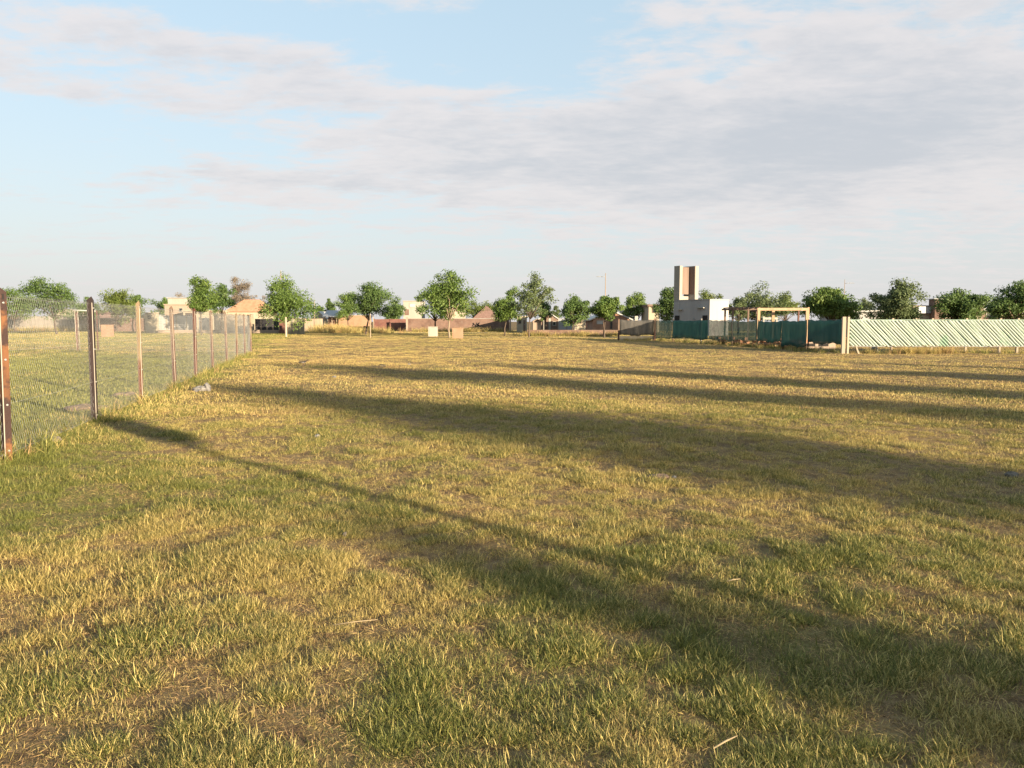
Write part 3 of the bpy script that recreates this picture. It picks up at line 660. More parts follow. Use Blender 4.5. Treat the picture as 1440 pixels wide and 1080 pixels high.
def house(label, px0, px1, ytop, Y, dep, wallm, roof='flat', roofm=None, ridge=None, over=.3, wins=(), doors=(), cat='house', name='house', eave=None):
    x0, x1, z1 = X(px0, Y), X(px1, Y), Z(ytop, Y)
    t = thing(name, label, cat, ((x0 + x1) / 2, Y + dep / 2, 0))
    MB().box(x0, x1, Y, Y + dep, -.1, z1).build('wall', M[wallm], t)
    zr = Z(ridge, Y) if ridge else z1 + .15
    if roof == 'flat':
        MB().box(x0 - over, x1 + over, Y - over, Y + dep + over, z1 + .003, zr).build('roof', M[roofm or wallm], t)
    elif roof == 'hip':
        k = min((x1 - x0) * .30, dep * .5); a_, b_, c_, d_ = (x0 - over, Y - over, z1), (x1 + over, Y - over, z1), (x1 + over, Y + dep + over, z1), (x0 - over, Y + dep + over, z1)
        e, f = (x0 + k, Y + dep / 2, zr), (x1 - k, Y + dep / 2, zr)
        MB().add([a_, b_, c_, d_, e, f], [(3, 2, 1, 0), (0, 1, 5, 4), (1, 2, 5), (2, 3, 4, 5), (3, 0, 4)]).build('roof', M[roofm], t)
    elif roof == 'gable':      # gable end towards the camera
        xm = (x0 + x1) / 2
        MB().add([(x0, Y, z1), (x1, Y, z1), (xm, Y, zr), (x0, Y + dep, z1), (x1, Y + dep, z1), (xm, Y + dep, zr)], [(0, 1, 2), (3, 5, 4), (0, 3, 4, 1), (1, 4, 5, 2), (0, 2, 5, 3)]).build('gable', M[wallm], t)
        b = MB()
        for xa, s in ((x0 - over, 1), (x1 + over, -1)):
            za = z1 - (zr - z1) * over / ((x1 - x0) / 2)
            b.prism([(xa, Y - .15, za + .01), (xm, Y - .15, zr + .01), (xm, Y - .15, zr + .16), (xa, Y - .15, za + .16)][::s], (0, 0, 0), (0, dep + .3, 0))
        b.build('roof', M[roofm], t)
    for (a_, b_, c_, d_, *r) in wins: window(t, X(a_, Y), X(b_, Y), Z(d_, Y), Z(c_, Y), Y, *r)
    for (a_, b_, c_, m_) in doors: door(t, X(a_, Y), X(b_, Y), Z(c_, Y), Y, m_)
    return t
def wall(name, label, px0, px1, ytop, Y, mat, thick=.18, panel=0, cat='wall', cap=None, panel_name='panel', pmatl=None, jitter=.04):
    """free-standing wall; with panel > 0 it is posts and slab panels, each its own part"""
    x0, x1, z1 = X(px0, Y), X(px1, Y), Z(ytop, Y); t = thing(name, label, cat, ((x0 + x1) / 2, Y, 0)); rnd = random.Random(int(px0))
    if not panel:
        MB().box(x0, x1, Y, Y + thick, -.1, z1).build('wall_body', M[mat], t)
    else:
        n = max(1, round((x1 - x0) / panel)); w = (x1 - x0) / n; first = None
        for i in range(n):
            xa = x0 + i * w
            p = MB().box(xa + .09, xa + w - .03, Y + .02, Y + thick - .04, -.1, z1 - jitter * rnd.random()).build(panel_name, M[pmatl or mat], t)
            MB().box(xa - .03, xa + .09, Y - .03, Y + thick, -.1, z1 + .06).build('post', M[mat], t)
    if cap: MB().box(x0 - .02, x1 + .02, Y - .05, Y + thick + .05, z1 + .003, z1 + .09).build('coping', M[cap], t)
    return t

wall('slab_wall', 'pale concrete slab wall running behind the leaning-trunk tree', -110, 139, 444.5, 128, 'slab', panel=2.1)
house('cream gabled house peeking over the pale slab wall', 70, 104, 446, 140, 8, 'creamwall', 'gable', 'creamwall', 435.5, .3, wins=((80, 86, 447.5, 452),))
house('brown roofed house behind slab wall beside black post', 105, 136, 447, 145, 8, 'pinkwall', 'gable', 'tile', 437, .4)
wall('brick_wall', 'reddish brown wall between black post and ochre post', 140, 203, 448, 119, 'brick', cap='slab')
house('low cream house behind the reddish wall through netting', 170, 196, 444, 127, 7, 'creamwall', 'flat', 'sheet', 442, .3, wins=((176, 182, 446, 450),))
def utility_box(label, px0, px1, ytop, ybase, mat, dep=.8, lid='concrete'):
    Y = ground(px0, ybase).y; x0, x1, z1 = X(px0, Y), X(px1, Y), Z(ytop, Y)
    t = thing('utility_box', label, 'box', ((x0 + x1) / 2, Y + dep / 2, 0), 'masonry boxes on the far grass')
    MB().box(x0, x1, Y, Y + dep, -.05, z1).build('body', M[mat], t)
    MB().box(x0 - .03, x1 + .03, Y - .03, Y + dep + .03, z1 + .002, z1 + .06).build('lid', M[lid], t)
    MB().box(x0 + .12, x1 - .12, Y - .012, Y + .01, .15, z1 - .12).build('door_panel', M[mat], t)
utility_box('pinkish masonry box on grass right of the black fence post', 141.5, 153.5, 457.5, 474, 'orangewall', lid='orangewall')
utility_box('white masonry box beside the dark thin trunk', 602, 614.5, 460, 473.3, 'whitewall')
utility_box('terracotta masonry box beside the pale trunk', 636, 650.5, 462, 476, 'orangewall', lid='orangewall')
def pillar(label, px0, px1, ytop, Y, mat, name='gate_pillar', plaque=False, dep=None):
    x0, x1, z1 = X(px0, Y), X(px1, Y), Z(ytop, Y); dep = dep or (x1 - x0)
    t = thing(name, label, 'pillar', ((x0 + x1) / 2, Y, 0))
    MB().box(x0, x1, Y, Y + dep, -.1, z1).build('shaft', M[mat], t)
    MB().box(x0 - .06, x1 + .06, Y - .06, Y + dep + .06, z1 + .003, z1 + .1).build('cap', M[mat], t)
    if plaque: window(t, x0 + .35, x0 + .85, z1 - .75, z1 - .25, Y, 'dark')
pillar('wide cream gate pillar with a small dark opening', 204, 219, 440.5, 97, 'creamwall', plaque=True, dep=.9)
wall('panel_fence', 'grey and cream sheet fence right of the cream pillar', 220, 276, 443.5, 100, 'creamwall', panel=1.25, cat='fence', pmatl='whitesheet', panel_name='sheet_panel')
wall('low_wall', 'low pink wall in front of the sheet and board fences', 221, 392, 464, 96.5, 'pinkwall', thick=.25)
house('pink flat roofed house with stepped tower behind sheet fence', 232, 262, 429, 113, 8, 'pinkwall', 'flat', 'pinkwall', 427.5, .1, wins=((252, 258, 433, 439),))
house('upper pink block set back on the flat roofed house', 237, 268, 419, 116, 6, 'whitewall', 'flat', 'sheet', 417.8, .2, name='upper_block', cat='building')
house('cream house with barred window behind bright green tree', 258, 300, 438, 110, 7, 'creamwall', 'flat', 'creamwall', 436, .15, wins=((261, 273, 440, 450, 'brownwood', 'glass', 4),))
wall('screen', 'dark grey slatted screen seen between rusty fence posts', 280, 298, 447, 97.8, 'sheet', panel=.8, cat='fence', panel_name='slat_panel', pmatl='sheet')
def board_fence(label, px0, px1, ytop, Y, mat, w=.16, name='board_fence', gap=.02, group=None):
    x0, x1, z1 = X(px0, Y), X(px1, Y), Z(ytop, Y); t = thing(name, label, 'fence', ((x0 + x1) / 2, Y, 0)); r = random.Random(int(px0)); b = MB(); x = x0
    while x < x1 - w * .5:
        b.box(x, x + w - gap, Y + r.uniform(-.01, .01), Y + .03, -.05, z1 + r.uniform(-.08, .05)); x += w
    o = b.build('boards', M[mat], t); o['kind'] = 'stuff'
    MB().box(x0, x1, Y + .035, Y + .09, z1 * .25, z1 * .25 + .08).box(x0, x1, Y + .035, Y + .09, z1 * .8, z1 * .8 + .08).build('rail', M['brownwood'], t)
    return t
board_fence('upright bleached board fence below the orange roof', 301, 357, 441.5, 101, 'wood', .22)
house('house with broad orange hip roof behind the board fence', 318, 373, 438.5, 116, 6, 'creamwall', 'hip', 'orangeroof', 420.5, .3, wins=((350, 358, 441, 447),))
def gate(label, px0, px1, ytop, Y):
    x0, x1, z1 = X(px0, Y), X(px1, Y), Z(ytop, Y); t = thing('sheet_gate', label, 'gate', ((x0 + x1) / 2, Y, 0))
    n = 4; w = (x1 - x0) / n
    for i in range(n):
        b = MB(); b.box(x0 + i * w + .01, x0 + (i + 1) * w - .01, Y, Y + .03, .12, z1)
        for k in range(5):
            xr = x0 + i * w + w * (k + .5) / 5; b.box(xr - .04, xr + .04, Y - .03, Y, .15, z1 - .03)
        b.build('gate_leaf', M['blacksheet'], t)
    MB().box(x0, x1, Y - .06, Y - .03, z1 * .5, z1 * .5 + .08).build('rail', M['blacksheet'], t)
gate('black sheet metal gate left of the big dense tree', 358.5, 392, 448.5, 97)
pillar('dark red gate pillar under the big dense tree', 392.6, 400.5, 444, 96, 'redbrick')
wall('panel_fence', 'pale upright slab fence under the big dense tree', 401.5, 428, 447, 92, 'slab', panel=.8, cat='fence', pmatl='creamwall')
# shelter
def shelter():
    Y = 122; x0, x1 = X(454, Y), X(476, Y); t = thing('shelter', 'small open shelter with grey sloping roof and thin posts', 'shelter', ((x0 + x1) / 2, Y, 0))
    zb, zt = Z(446, Y), Z(437, Y)
    MB().prism([(x0, Y - .3, zb), (x0, Y + 3, zt), (x0, Y + 3, zt + .12), (x0, Y - .3, zb + .12)], (0, 0, 0), (x1 - x0, 0, 0)).build('roof', M['sheet'], t)
    for x in (x0 + .3, (x0 + x1) / 2 + .2, x1 - .3): MB().box(x - .07, x + .07, Y, Y + .14, -.05, zb).build('post', M['wood'], t)
    MB().box(x0 + .2, x1 - .2, Y + 2.7, Y + 2.85, -.05, zt - .02).build('back_wall', M['brick'], t)
shelter()
house('low white house left of the small open shelter', 441, 456, 446, 126, 6, 'whitewall', 'gable', 'whitesheet', 439, .3)
wall('terracotta_wall', 'terracotta wall behind the smaller round tree', 476, 522, 444, 124, 'orangewall', cap='pinkwall')
wall('panel_fence', 'weathered brownish fence behind the dry grass bank', 428, 454, 448, 118, 'pinkwall', panel=1.6, cat='fence', pmatl='wood')
wall('red_wall', 'dark red brown wall below the white house', 526, 571, 448.5, 119, 'redbrick', panel=2.2, pmatl='redbrick', panel_name='brick_panel')
w_ = wall('brick_wall', 'long brown brick wall with painted scrawl below the pyramid roof', 573.5, 716, 448.5, 116, 'brick', thick=.2, cap='slab')
# the painted scrawl on the brown wall
b = MB(); Y = 116 - .012
def stroke(pts, w=.11):
    for (a0, b0), (a1, b1) in zip(pts, pts[1:]):
        p, q = Vector((X(a0, Y), 0, Z(b0, Y))), Vector((X(a1, Y), 0, Z(b1, Y))); d = (q - p); nrm = Vector((-d.z, 0, d.x)).normalized() * w / 2; e = d.normalized() * w * .3
        b.prism([(v.x, Y, v.z) for v in (p - nrm - e, q - nrm + e, q + nrm + e, p + nrm - e)], (0, 0, 0), (0, .011, 0))
for st in ([(664.5, 458.5), (666, 455.5), (669, 458.6), (670, 454.2)], [(664.8, 455.2), (666, 454.6)],
           [(674, 454), (671, 456.5), (671.5, 458.5)], [(672.5, 455), (672.5, 459)], [(672, 457), (674, 457.5)]): stroke(st, .16)
b.build('painted_scrawl', M['dark'], w_)
pillar('slim cream pillar at the red wall\'s right end', 571.3, 573.3, 447, 115.5, 'pinkwall')
pillar('slim tan pillar at the brown wall\'s right end', 716.3, 718.6, 447, 115.7, 'pinkwall')
house('white upper storey house with boxy balcony left of tall tree', 567.5, 591, 424, 127, 7, 'whitewall', 'flat', 'whitewall', 422.8, .1, wins=((576, 586, 426.5, 432, 'whitewall', 'whitesheet'), (569.5, 575, 435, 443, 'redbrick', 'brownwood')))
house('pale yellow flat house behind the tall pale trunk', 624, 651, 434, 125, 7, 'creamwall', 'flat', 'creamwall', 432.8, .15)
def quincho():
    Y = 130; x0, x1 = X(665, Y), X(703, Y); xm = X(683.5, Y); zb, zt = Z(447.5, Y), Z(430, Y); dep = 6.0
    t = thing('thatched_hut', 'hut with pyramid shaped reddish brown roof above the brown wall', 'hut', ((x0 + x1) / 2, Y + dep / 2, 0))
    n = 7
    for i in range(n):          # stepped courses of the roof
        f0, f1 = i / n, (i + 1) / n
        def rect(f, z, ex=0):
            k = 1 - f * .93
            return [(xm + (x0 - xm) * k - ex, Y + dep / 2 - dep / 2 * k - ex, z), (xm + (x1 - xm) * k + ex, Y + dep / 2 - dep / 2 * k - ex, z), (xm + (x1 - xm) * k + ex, Y + dep / 2 + dep / 2 * k + ex, z), (xm + (x0 - xm) * k - ex, Y + dep / 2 + dep / 2 * k + ex, z)]
        za, zc = zb + (zt - zb) * f0 - .06, zb + (zt - zb) * f1
        MB().add(rect(f0, za, .06) + rect(f1, zc), [(3, 2, 1, 0), (4, 5, 6, 7), (0, 1, 5, 4), (1, 2, 6, 5), (2, 3, 7, 6), (3, 0, 4, 7)]).build('roof_course', M['tile'], t)
    MB().box(x0 + .8, x1 - .8, Y + .8, Y + dep - .8, -.05, zb - .07).build('wall', M['creamwall'], t)
    for px in (671, 689, 694.5): window(t, X(px, Y) - .4, X(px, Y) + .4, zb - .9, zb - .15, Y + .8, 'brownwood')
quincho()
house('cream cottage with dark doors right of the brown wall', 727, 741, 446, 108, 6, 'creamwall', 'flat', 'creamwall', 444.5, .15, doors=((736, 739, 450, 'brownwood'),), wins=((729, 733, 449, 455, 'brownwood'),))
house('small rounded cream shed below the airy tall tree', 749.5, 761, 453, 98, 4, 'pinkwall', 'gable', 'pinkwall', 450, .05, name='shed', cat='shed', doors=((741, 741.1, 455, 'brownwood'),) if False else ())
house('dark brown cabin with white door behind low brick wall', 758, 785, 449, 104, 6, 'brownwood', 'gable', 'whitesheet', 440, .3, doors=((771.5, 774.5, 447.5, 'whitewall'),), name='cabin', cat='cabin', wins=((777, 782, 452, 458),))
wall('panel_fence', 'grey upright sheet fence behind the dark round tree', 785, 808, 447.5, 102, 'slab', panel=1.2, cat='fence', pmatl='sheet', panel_name='sheet_panel')
house('cream house with reddish door behind the dark round tree', 808, 836, 446, 106, 6, 'creamwall', 'flat', 'sheet', 444.5, .2, doors=((824, 831, 449, 'redbrick'),), wins=((812, 818, 449, 455, 'brownwood'),))
house('orange brick house with pale sloping roof edge', 834, 886, 449, 92, 8, 'lightbrick', 'gable', 'whitesheet', 437.5, .35, wins=((839, 849, 450.5, 456, 'whitewall', 'whitesheet'), (857.5, 861.5, 450, 463, 'brownwood')))
wall('low_brick_wall', 'long low brick wall in front of the small houses', 741, 869, 464, 80, 'brick', thick=.22)
wall('chimney_block', 'white chimney block above the grey shade cloth', 893, 897, 444.5, 96, 'whitewall', thick=.4)
house('cream house with dark window peeking between two trees', 912, 927, 431, 106, 6, 'creamwall', 'flat', 'brownwood', 428, .2, wins=((917, 925, 433, 440, 'brownwood'),))

# ------------------------------------------------------------------ concrete tower building
def tower():
    C0 = Vector((20.5, 80, 0)); u = Vector((-.616, .788, 0)); v = Vector((.788, .616, 0))
    R = Matrix(((u.x, v.x, 0, C0.x), (u.y, v.y, 0, C0.y), (0, 0, 1, 0), (0, 0, 0, 1)))
    t = thing('tower_building', 'grey concrete building with tall split tower and cream side', 'building', C0 + u * 2.4 + v * 1.6)
    zt = Z(374, 83.6); zr = Z(422, 80.3)
    MB().box(0, 4.74, 0, 3.2, -.1, zr, R).build('wall', M['greywall'], t)
    MB().box(-.04, 4.74, -.04, 3.24, zr + .003, zr + .10, R).build('parapet', M['greywall'], t)
    MB().box(4.0, 4.78, -.02, .42, zr + .104, zt, R).build('tower_slab', M['concrete'], t)
    MB().box(4.0, 4.76, -.02, .40, -.1, zr - .1, R).build('tower_foot', M['greywall'], t)
    MB().box(3.24, 4.78, 1.62, 2.15, zr + .104, zt, R).build('tower_slab', M['concrete'], t)
    zp = Z(414, 84)
    MB().box(4.02, 4.2, .423, 1.617, zp, zt - .12, R).build('infill_panel', M['infill'], t)
    MB().box(3.27, 4.016, 1.585, 1.617, zp, zt - .05, R).build('infill_panel', M['infill'], t)
    MB().box(4.05, 4.7, .45, 1.6, zr + .104, zr + .5, R).build('plinth', M['concrete'], t)
    for a0, w, z0 in ((.62, .95, 2.9), (3.55, .55, 2.72)):
        MB().box(a0, a0 + w, -.28, -.003, z0, z0 + .09, R).build('canopy', M['whitewall'], t)
    for a0 in (.25, 3.95):
        d = MB().box(a0, a0 + .62, -.05, -.003 - (.02 if a0 > 3 else 0), .0, 2.15, R).build('door', M['dark'], t)
        MB().box(a0 + .48, a0 + .55, -.09, -.051, 1.0, 1.1, R).build('handle', M['bolt'], d)
    MB().box(1.9, 2.1, -.1, -.003, 1.6, 1.85, R).build('meter_box', M['lamp'], t)
tower()

# ------------------------------------------------------------------ screened fence
C0 = Vector((15.8, 36.6)); C1 = Vector((11.65, 62.0)); FD = (C1 - C0)
def on_run(px):
    r = (px - 720) / F_PX; k = (C0.x - r * C0.y) / (r * FD.y - FD.x); return C0 + FD * k
def cloth(px0, px1, z0, z1, mat, parent, seed, sag=.05, n=14, m=6, off=.05, p0=None, p1=None):
    a0, a1 = (p0 or on_run(px0)), (p1 or on_run(px1)); d = (a1 - a0); nrm = Vector((-d.y, d.x)).normalized(); rnd = random.Random(seed); ph = rnd.random() * 6
    vs, fs = [], []
    for j in range(m + 1):
        for i in range(n + 1):
            s = i / n; q = j / m; p = a0 + d * s + nrm * (off + .035 * math.sin(s * 19 + ph) * (1 - abs(2 * q - 1) * .4) + .02 * math.sin(s * 43 + q * 5 + ph))
            zt = z1 - sag * math.sin(math.pi * s) * (1 + .4 * math.sin(ph)) + .02 * math.sin(s * 23 + ph); zb = z0 + .05 * math.sin(s * 9 + ph) + .03 * math.sin(s * 31)
            vs.append((p.x, p.y, zb + (zt - zb) * q))
    for j in range(m):
        for i in range(n): k = j * (n + 1) + i; fs.append((k, k + 1, k + n + 2, k + n + 1))
    o = MB().add(vs, fs).build('cloth_panel', M[mat], parent, True)
    md = o.modifiers.new('thickness', 'SOLIDIFY'); md.thickness = .004
    return o
sf = thing('screen_fence', 'long fence hung with dark green shade cloth below the tower', 'fence', (C0.x, C0.y, 0))
for px, ph_, r, mt in ((1136, 1.62, .04, 'rustred'), (1101, 1.62, .03, 'rustred'), (1066, 1.6, .03, 'rustred'), (1029, 1.66, .035, 'brownwood'), (985.5, 1.72, .05, 'slab'), (946, 1.66, .04, 'brownwood'), (922, 1.75, .06, 'brownwood')):
    p = on_run(px); MB().tube([(p.x, p.y, -.1), (p.x, p.y, ph_)], r, 6).build('post', M[mt], sf, True)
cl = [(1186, 1136, .42, 1.60, 'greencloth'), (1135.5, 1100, .20, 1.60, 'greencloth'), (1099.5, 1066, .36, 1.55, 'greencloth'), (1065, 1030, .34, 1.58, 'thincloth'), (1028.5, 997, .30, 1.60, 'thincloth'), (996, 946, .30, 1.62, 'greencloth'), (945.5, 922.5, .20, 1.62, 'thincloth')]
for k, (a_, b_, z0, z1, m_) in enumerate(cl): cloth(a_, b_, z0, z1, m_, sf, 70 + k)
b = MB()
for z in (1.60, .25):
    b.tube([(C0.x, C0.y, z), (C1.x, C1.y, z)], .006, 4)
b.build('tension_wire', M['wire'], sf)
# the front piece of the same fence, on a pale footing wall
f2 = thing('cloth_fence', 'short fence of grey shade cloth on a pale footing wall', 'fence', (8.6, 62.2, 0))
xa, xb = X(870, 62.2), X(920.5, 62.2)
MB().box(xa, xb, 62.2, 62.4, -.1, Z(472.5, 62.2)).build('footing_wall', M['creamwall'], f2)
for x in (xa, xb): MB().box(x - .06, x + .06, 62.08, 62.19, -.1, 1.72).build('post', M['pink'], f2)
cloth(0, 0, .40, 1.66, 'darkcloth', f2, 91, p0=Vector((xa + .07, 62.14)), p1=Vector((xb - .07, 62.14)), off=0)

# lattice fence on the right
def lattice():
    Y = 36.6; x0, x1 = C0.x + .12, X(1490, Y); zb, zt = Z(486.5, Y), Z(450.5, Y)
    t = thing('lattice_fence', 'pale green mesh fence striped with white diagonal strips', 'fence', (C0.x, Y, 0))
    # corner posts
    for dx, w, m_ in ((-.10, .16, 'pinkwall'), (.11, .09, 'creamwall')):
        MB().box(C0.x + dx - w / 2, C0.x + dx + w / 2, Y - .22, Y - .10, -.1, Z(445.5, Y)).build('post', M[m_], t)
    x0 = C0.x + .17
    for px in (1257, 1313, 1361, 1409, 1434, 1480):
        MB().box(X(px, Y) - .045, X(px, Y) + .045, Y + .06, Y + .15, -.1, Z(447.5, Y)).build('post', M['wood'], t)
    n = 60; m = 8; vs = []; fs = []
    for j in range(m + 1):
        for i in range(n + 1):
            s = i / n; q = j / m
            vs.append((x0 + (x1 - x0) * s, Y + .02 * math.sin(s * 60 + q * 4) + .02, zb + .02 * math.sin(s * 37) + (zt - zb) * q))
    for j in range(m):
        for i in range(n): k = j * (n + 1) + i; fs.append((k, k + 1, k + n + 2, k + n + 1))
    MB().add(vs, fs).build('mesh_backing', M['backcloth'], t, True)
    h = zt - zb; sl = 1.0; pitch = .168; w = .112
    def strip(z_lo, z_hi, mid):
        # parallelogram running down to the right, a shallow rounded ridge
        b = MB(); rows = 6; v = []
        for r_ in range(rows + 1):
            z = z_lo + (z_hi - z_lo) * r_ / rows; xc = (h - z) * sl + .006 * math.sin(z * 11 + mid)
            v += [(xc, 0, z), (xc + w * .5, -.022, z), (xc + w, 0, z)]
        f = [(3 * r_ + k, 3 * r_ + k + 1, 3 * r_ + k + 4, 3 * r_ + k + 3) for r_ in range(rows) for k in range(2)]
        return b.add(v, f)
    full = [strip(0, h, q).mesh('strip', M['strip']) for q in range(3)]
    rnd = random.Random(5); k = 0; x = x0
    while x < x1 - h * sl - w:
        o = link('strip', full[k % 3], t); o.matrix_local = o.matrix_parent_inverse.inverted() @ Matrix.Identity(4) if False else o.matrix_local
        o.location = (x + rnd.uniform(-.012, .012), Y - .035 + rnd.uniform(-.01, .004), zb + rnd.uniform(-.015, .015)); o.rotation_euler = (0, rnd.uniform(-.012, .012), 0)
        x += pitch; k += 1
    x = x0 - pitch
    while x + h * sl > x0 + .1:      # strips cut off by the corner post
        zc = h - (x0 - x) / sl
        if zc > .1:
            o = strip(0, zc, 1).build('strip', M['strip'], t); o.location = (x, Y - .035, zb)
        x -= pitch
    MB().tube([(x0, Y + .03, zt + .02), (x1, Y + .03, zt + .02)], .018, 6).build('top_rail', M['backcloth'], t)
    MB().tube([(x0, Y + .03, zb - .03), (x1, Y + .03, zb - .03)], .014, 6).build('bottom_rail', M['sheet'], t)
    bx = X(1202, Y)
    MB().prism([(X(1201.5, Y), Y - .2, zb), (X(1203.5, Y), Y - .2, zb), (X(1208.5, Y), Y - .2, -.05), (X(1206, Y), Y - .2, -.05)], (0, 0, 0), (0, .08, 0)).build('brace', M['wood'], t)
lattice()

# yellow frame behind the cloth
def frame():
    Y = 46.2; t = thing('yellow_frame', 'tall rusty yellow goal-like frame behind green shade cloth', 'frame', (X(1068, Y), Y + .5, 0)); o = .35
    xl, xm, xr = X(1067, Y + o), X(1096.5, Y + o), X(1135, Y + o); zt = Z(433, Y + o)
    for x, m_ in ((xl, 'yellowpaint'), (xr, 'yellowpaint')): MB().box(x - .08, x + .08, Y + o, Y + o + .13, -.05, zt - .16).build('post', M[m_], t)
    MB().box(xl - .1, xr + .1, Y + o - .01, Y + o + .13, zt - .157, zt).build('beam', M['yellowpaint'], t)
    MB().box(xr + .07, xr + .17, Y + o + .13, Y + o + .23, -.05, zt + .04).build('post', M['yellowpaint'], t)
    MB().box(xm - .08, xm + .08, Y + 1.5, Y + 1.62, -.05, Z(437, Y + 1.5)).build('post', M['yellowpaint'], t)
    MB().box(X(1122, Y + 1.5), X(1124, Y + 1.5), Y + 1.5, Y + 1.6, -.05, Z(437, Y + 1.5)).build('post', M['rustred'], t)
    MB().box(xl - .07, xl + .05, Y + o + .13, Y + 1.62, zt - .2, zt - .1).build('side_beam', M['rustred'], t)
frame()
def rack():
    Y = 52; t = thing('goal_frame', 'small white framed goal inside the yellow frame', 'frame', (X(1083, Y), Y, 0))
    x0, x1 = X(1074, Y), X(1092.5, Y); z = Z(447, Y)
    for x in (x0, x1): MB().box(x - .05, x + .05, Y, Y + .1, -.05, z + (.1 if x == x0 else -.12)).build('post', M['whitewall'], t)
    MB().box(x0 + .05, x1 + .05, Y, Y + .1, z - .11, z + .03).build('crossbar', M['whitewall'], t)
rack()
def pergola():
    Y = 66; x0, x1 = X(1029, Y), X(1066, Y); z = Z(433.5, Y); t = thing('pergola', 'rusty dark red pergola beams left of the yellow frame', 'pergola', ((x0 + x1) / 2, Y, 0))
    for x in (x0 + .1, x1 - .1): MB().box(x - .07, x + .07, Y, Y + .14, -.05, z - .14).build('post', M['brownwood'], t)
    MB().box(x0 - .2, x1 + .2, Y, Y + .12, z - .137, z).build('beam', M['brownwood'], t)
    for k in range(6): xx = x0 + (x1 - x0) * k / 5; MB().box(xx - .04, xx + .04, Y - .3, Y + 2.6, z + .003, z + .1).build('rafter', M['brownwood'], t)
    MB().box(x0 - .2, x1 + .2, Y + 2.4, Y + 2.52, z - .137, z).build('beam', M['brownwood'], t)
    for x in (x0 + .1, x1 - .1): MB().box(x - .07, x + .07, Y + 2.4, Y + 2.54, -.05, z - .14).build('post', M['brownwood'], t)
pergola()

# heaps of hollow bricks behind the cloth
def brick_heap(label, px0, px1, seed, n):
    rnd = random.Random(seed); a0, a1 = on_run(px0), on_run(px1); c = (a0 + a1) / 2 + Vector((.9, 0)); d = (a1 - a0)
    t = thing('brick_heap', label, 'bricks', (c.x, c.y, 0), 'heaps of bricks under the shade cloth')
    me = MB().box(-.17, .17, -.09, .09, 0, .17)
    for x in (-.09, .03): me.box(x, x + .07, -.094, -.0901, .05, .12)
    me = me.mesh('brick', M['paverbrick'])
    for k in range(n):
        p = c + d * rnd.uniform(-.5, .5) + Vector((rnd.uniform(-.5, .5), 0)); o = link('brick', me, t)
        o.location = (p.x, p.y, rnd.choice((0, 0, .17, .17, .34))); o.rotation_euler = (rnd.uniform(-.1, .1), rnd.uniform(-.1, .1), rnd.uniform(0, 3.1))
brick_heap('orange bricks heaped under the thin net left of yellow frame', 996, 1012, 1, 26)
brick_heap('scattered pale orange bricks right under the yellow frame\'s left post', 1052, 1074, 2, 30)
brick_heap('orange bricks stacked below the cloth between the yellow posts', 1076, 1102, 3, 30)
brick_heap('few bricks lying left under the thin net', 1018, 1040, 4, 22)
def trough():
    Y = 42.5; x0, x1 = X(1136, Y), X(1186, Y); t = thing('trough', 'long pinkish masonry trough below cloth beside corner post', 'trough', ((x0 + x1) / 2, Y + 1, 0))
    z = .40
    MB().box(x0, x1, Y + .9, Y + 1.0, -.05, z).build('front_wall', M['pinkwall'], t)
    MB().box(x0, x0 + .1, Y + 1.003, Y + 1.7, -.05, z - .003).box(x1 - .1, x1, Y + 1.003, Y + 1.7, -.05, z - .003).build('end_wall', M['pinkwall'], t)
    MB().box(x0, x1, Y + 1.703, Y + 1.8, -.05, z).build('back_wall', M['pinkwall'], t)
    for k in range(2): MB().box(x0 + .25 + k * .75, x0 + .8 + k * .75, Y + .88, Y + .897, .12, .28).build('opening', M['dark'], t)  # dark plates on the wall face; the shade of openings is their colour
trough()

# houses behind the lattice fence
house('grey flat roofed house right of the broad bright tree', 1193, 1242, 439, 74, 7, 'greywall', 'flat', 'whitesheet', 436.5, .3, wins=((1196, 1207, 440, 450, 'sheet', 'glass'),))
h_ = house('long low cream house with dark windows and brick chimney', 1284, 1380, 441.5, 78, 7, 'creamwall', 'flat', 'brownwood', 429.5, .12, wins=((1292, 1307, 432, 441),))
Yh = 77.6; MB().box(X(1309.5, Yh), X(1322, Yh), Yh - .6, Yh + .6, -.1, Z(421, Yh)).build('chimney', M['brick'], h_)
MB().box(X(1306.5, Yh), X(1324, Yh), Yh - .75, Yh + .75, Z(421, Yh) + .003, Z(420, Yh)).build('chimney_cap', M['whitesheet'], h_)
MB().box(X(1290.5, 77.7), X(1308, 77.7), 77.6, 77.86, Z(440.5, 77.7), Z(431, 77.7)).build('window_band', M['sheet'], h_)
house('house with long dark eave and white roof line at right', 1378, 1424, 437, 84, 8, 'brownwood', 'flat', 'whitesheet', 434, .6, wins=((1386, 1396, 440, 447),))
house('pale low house at the far right behind the branching tree', 1436, 1480, 441, 82, 8, 'creamwall', 'flat', 'whitesheet', 438.5, .4)

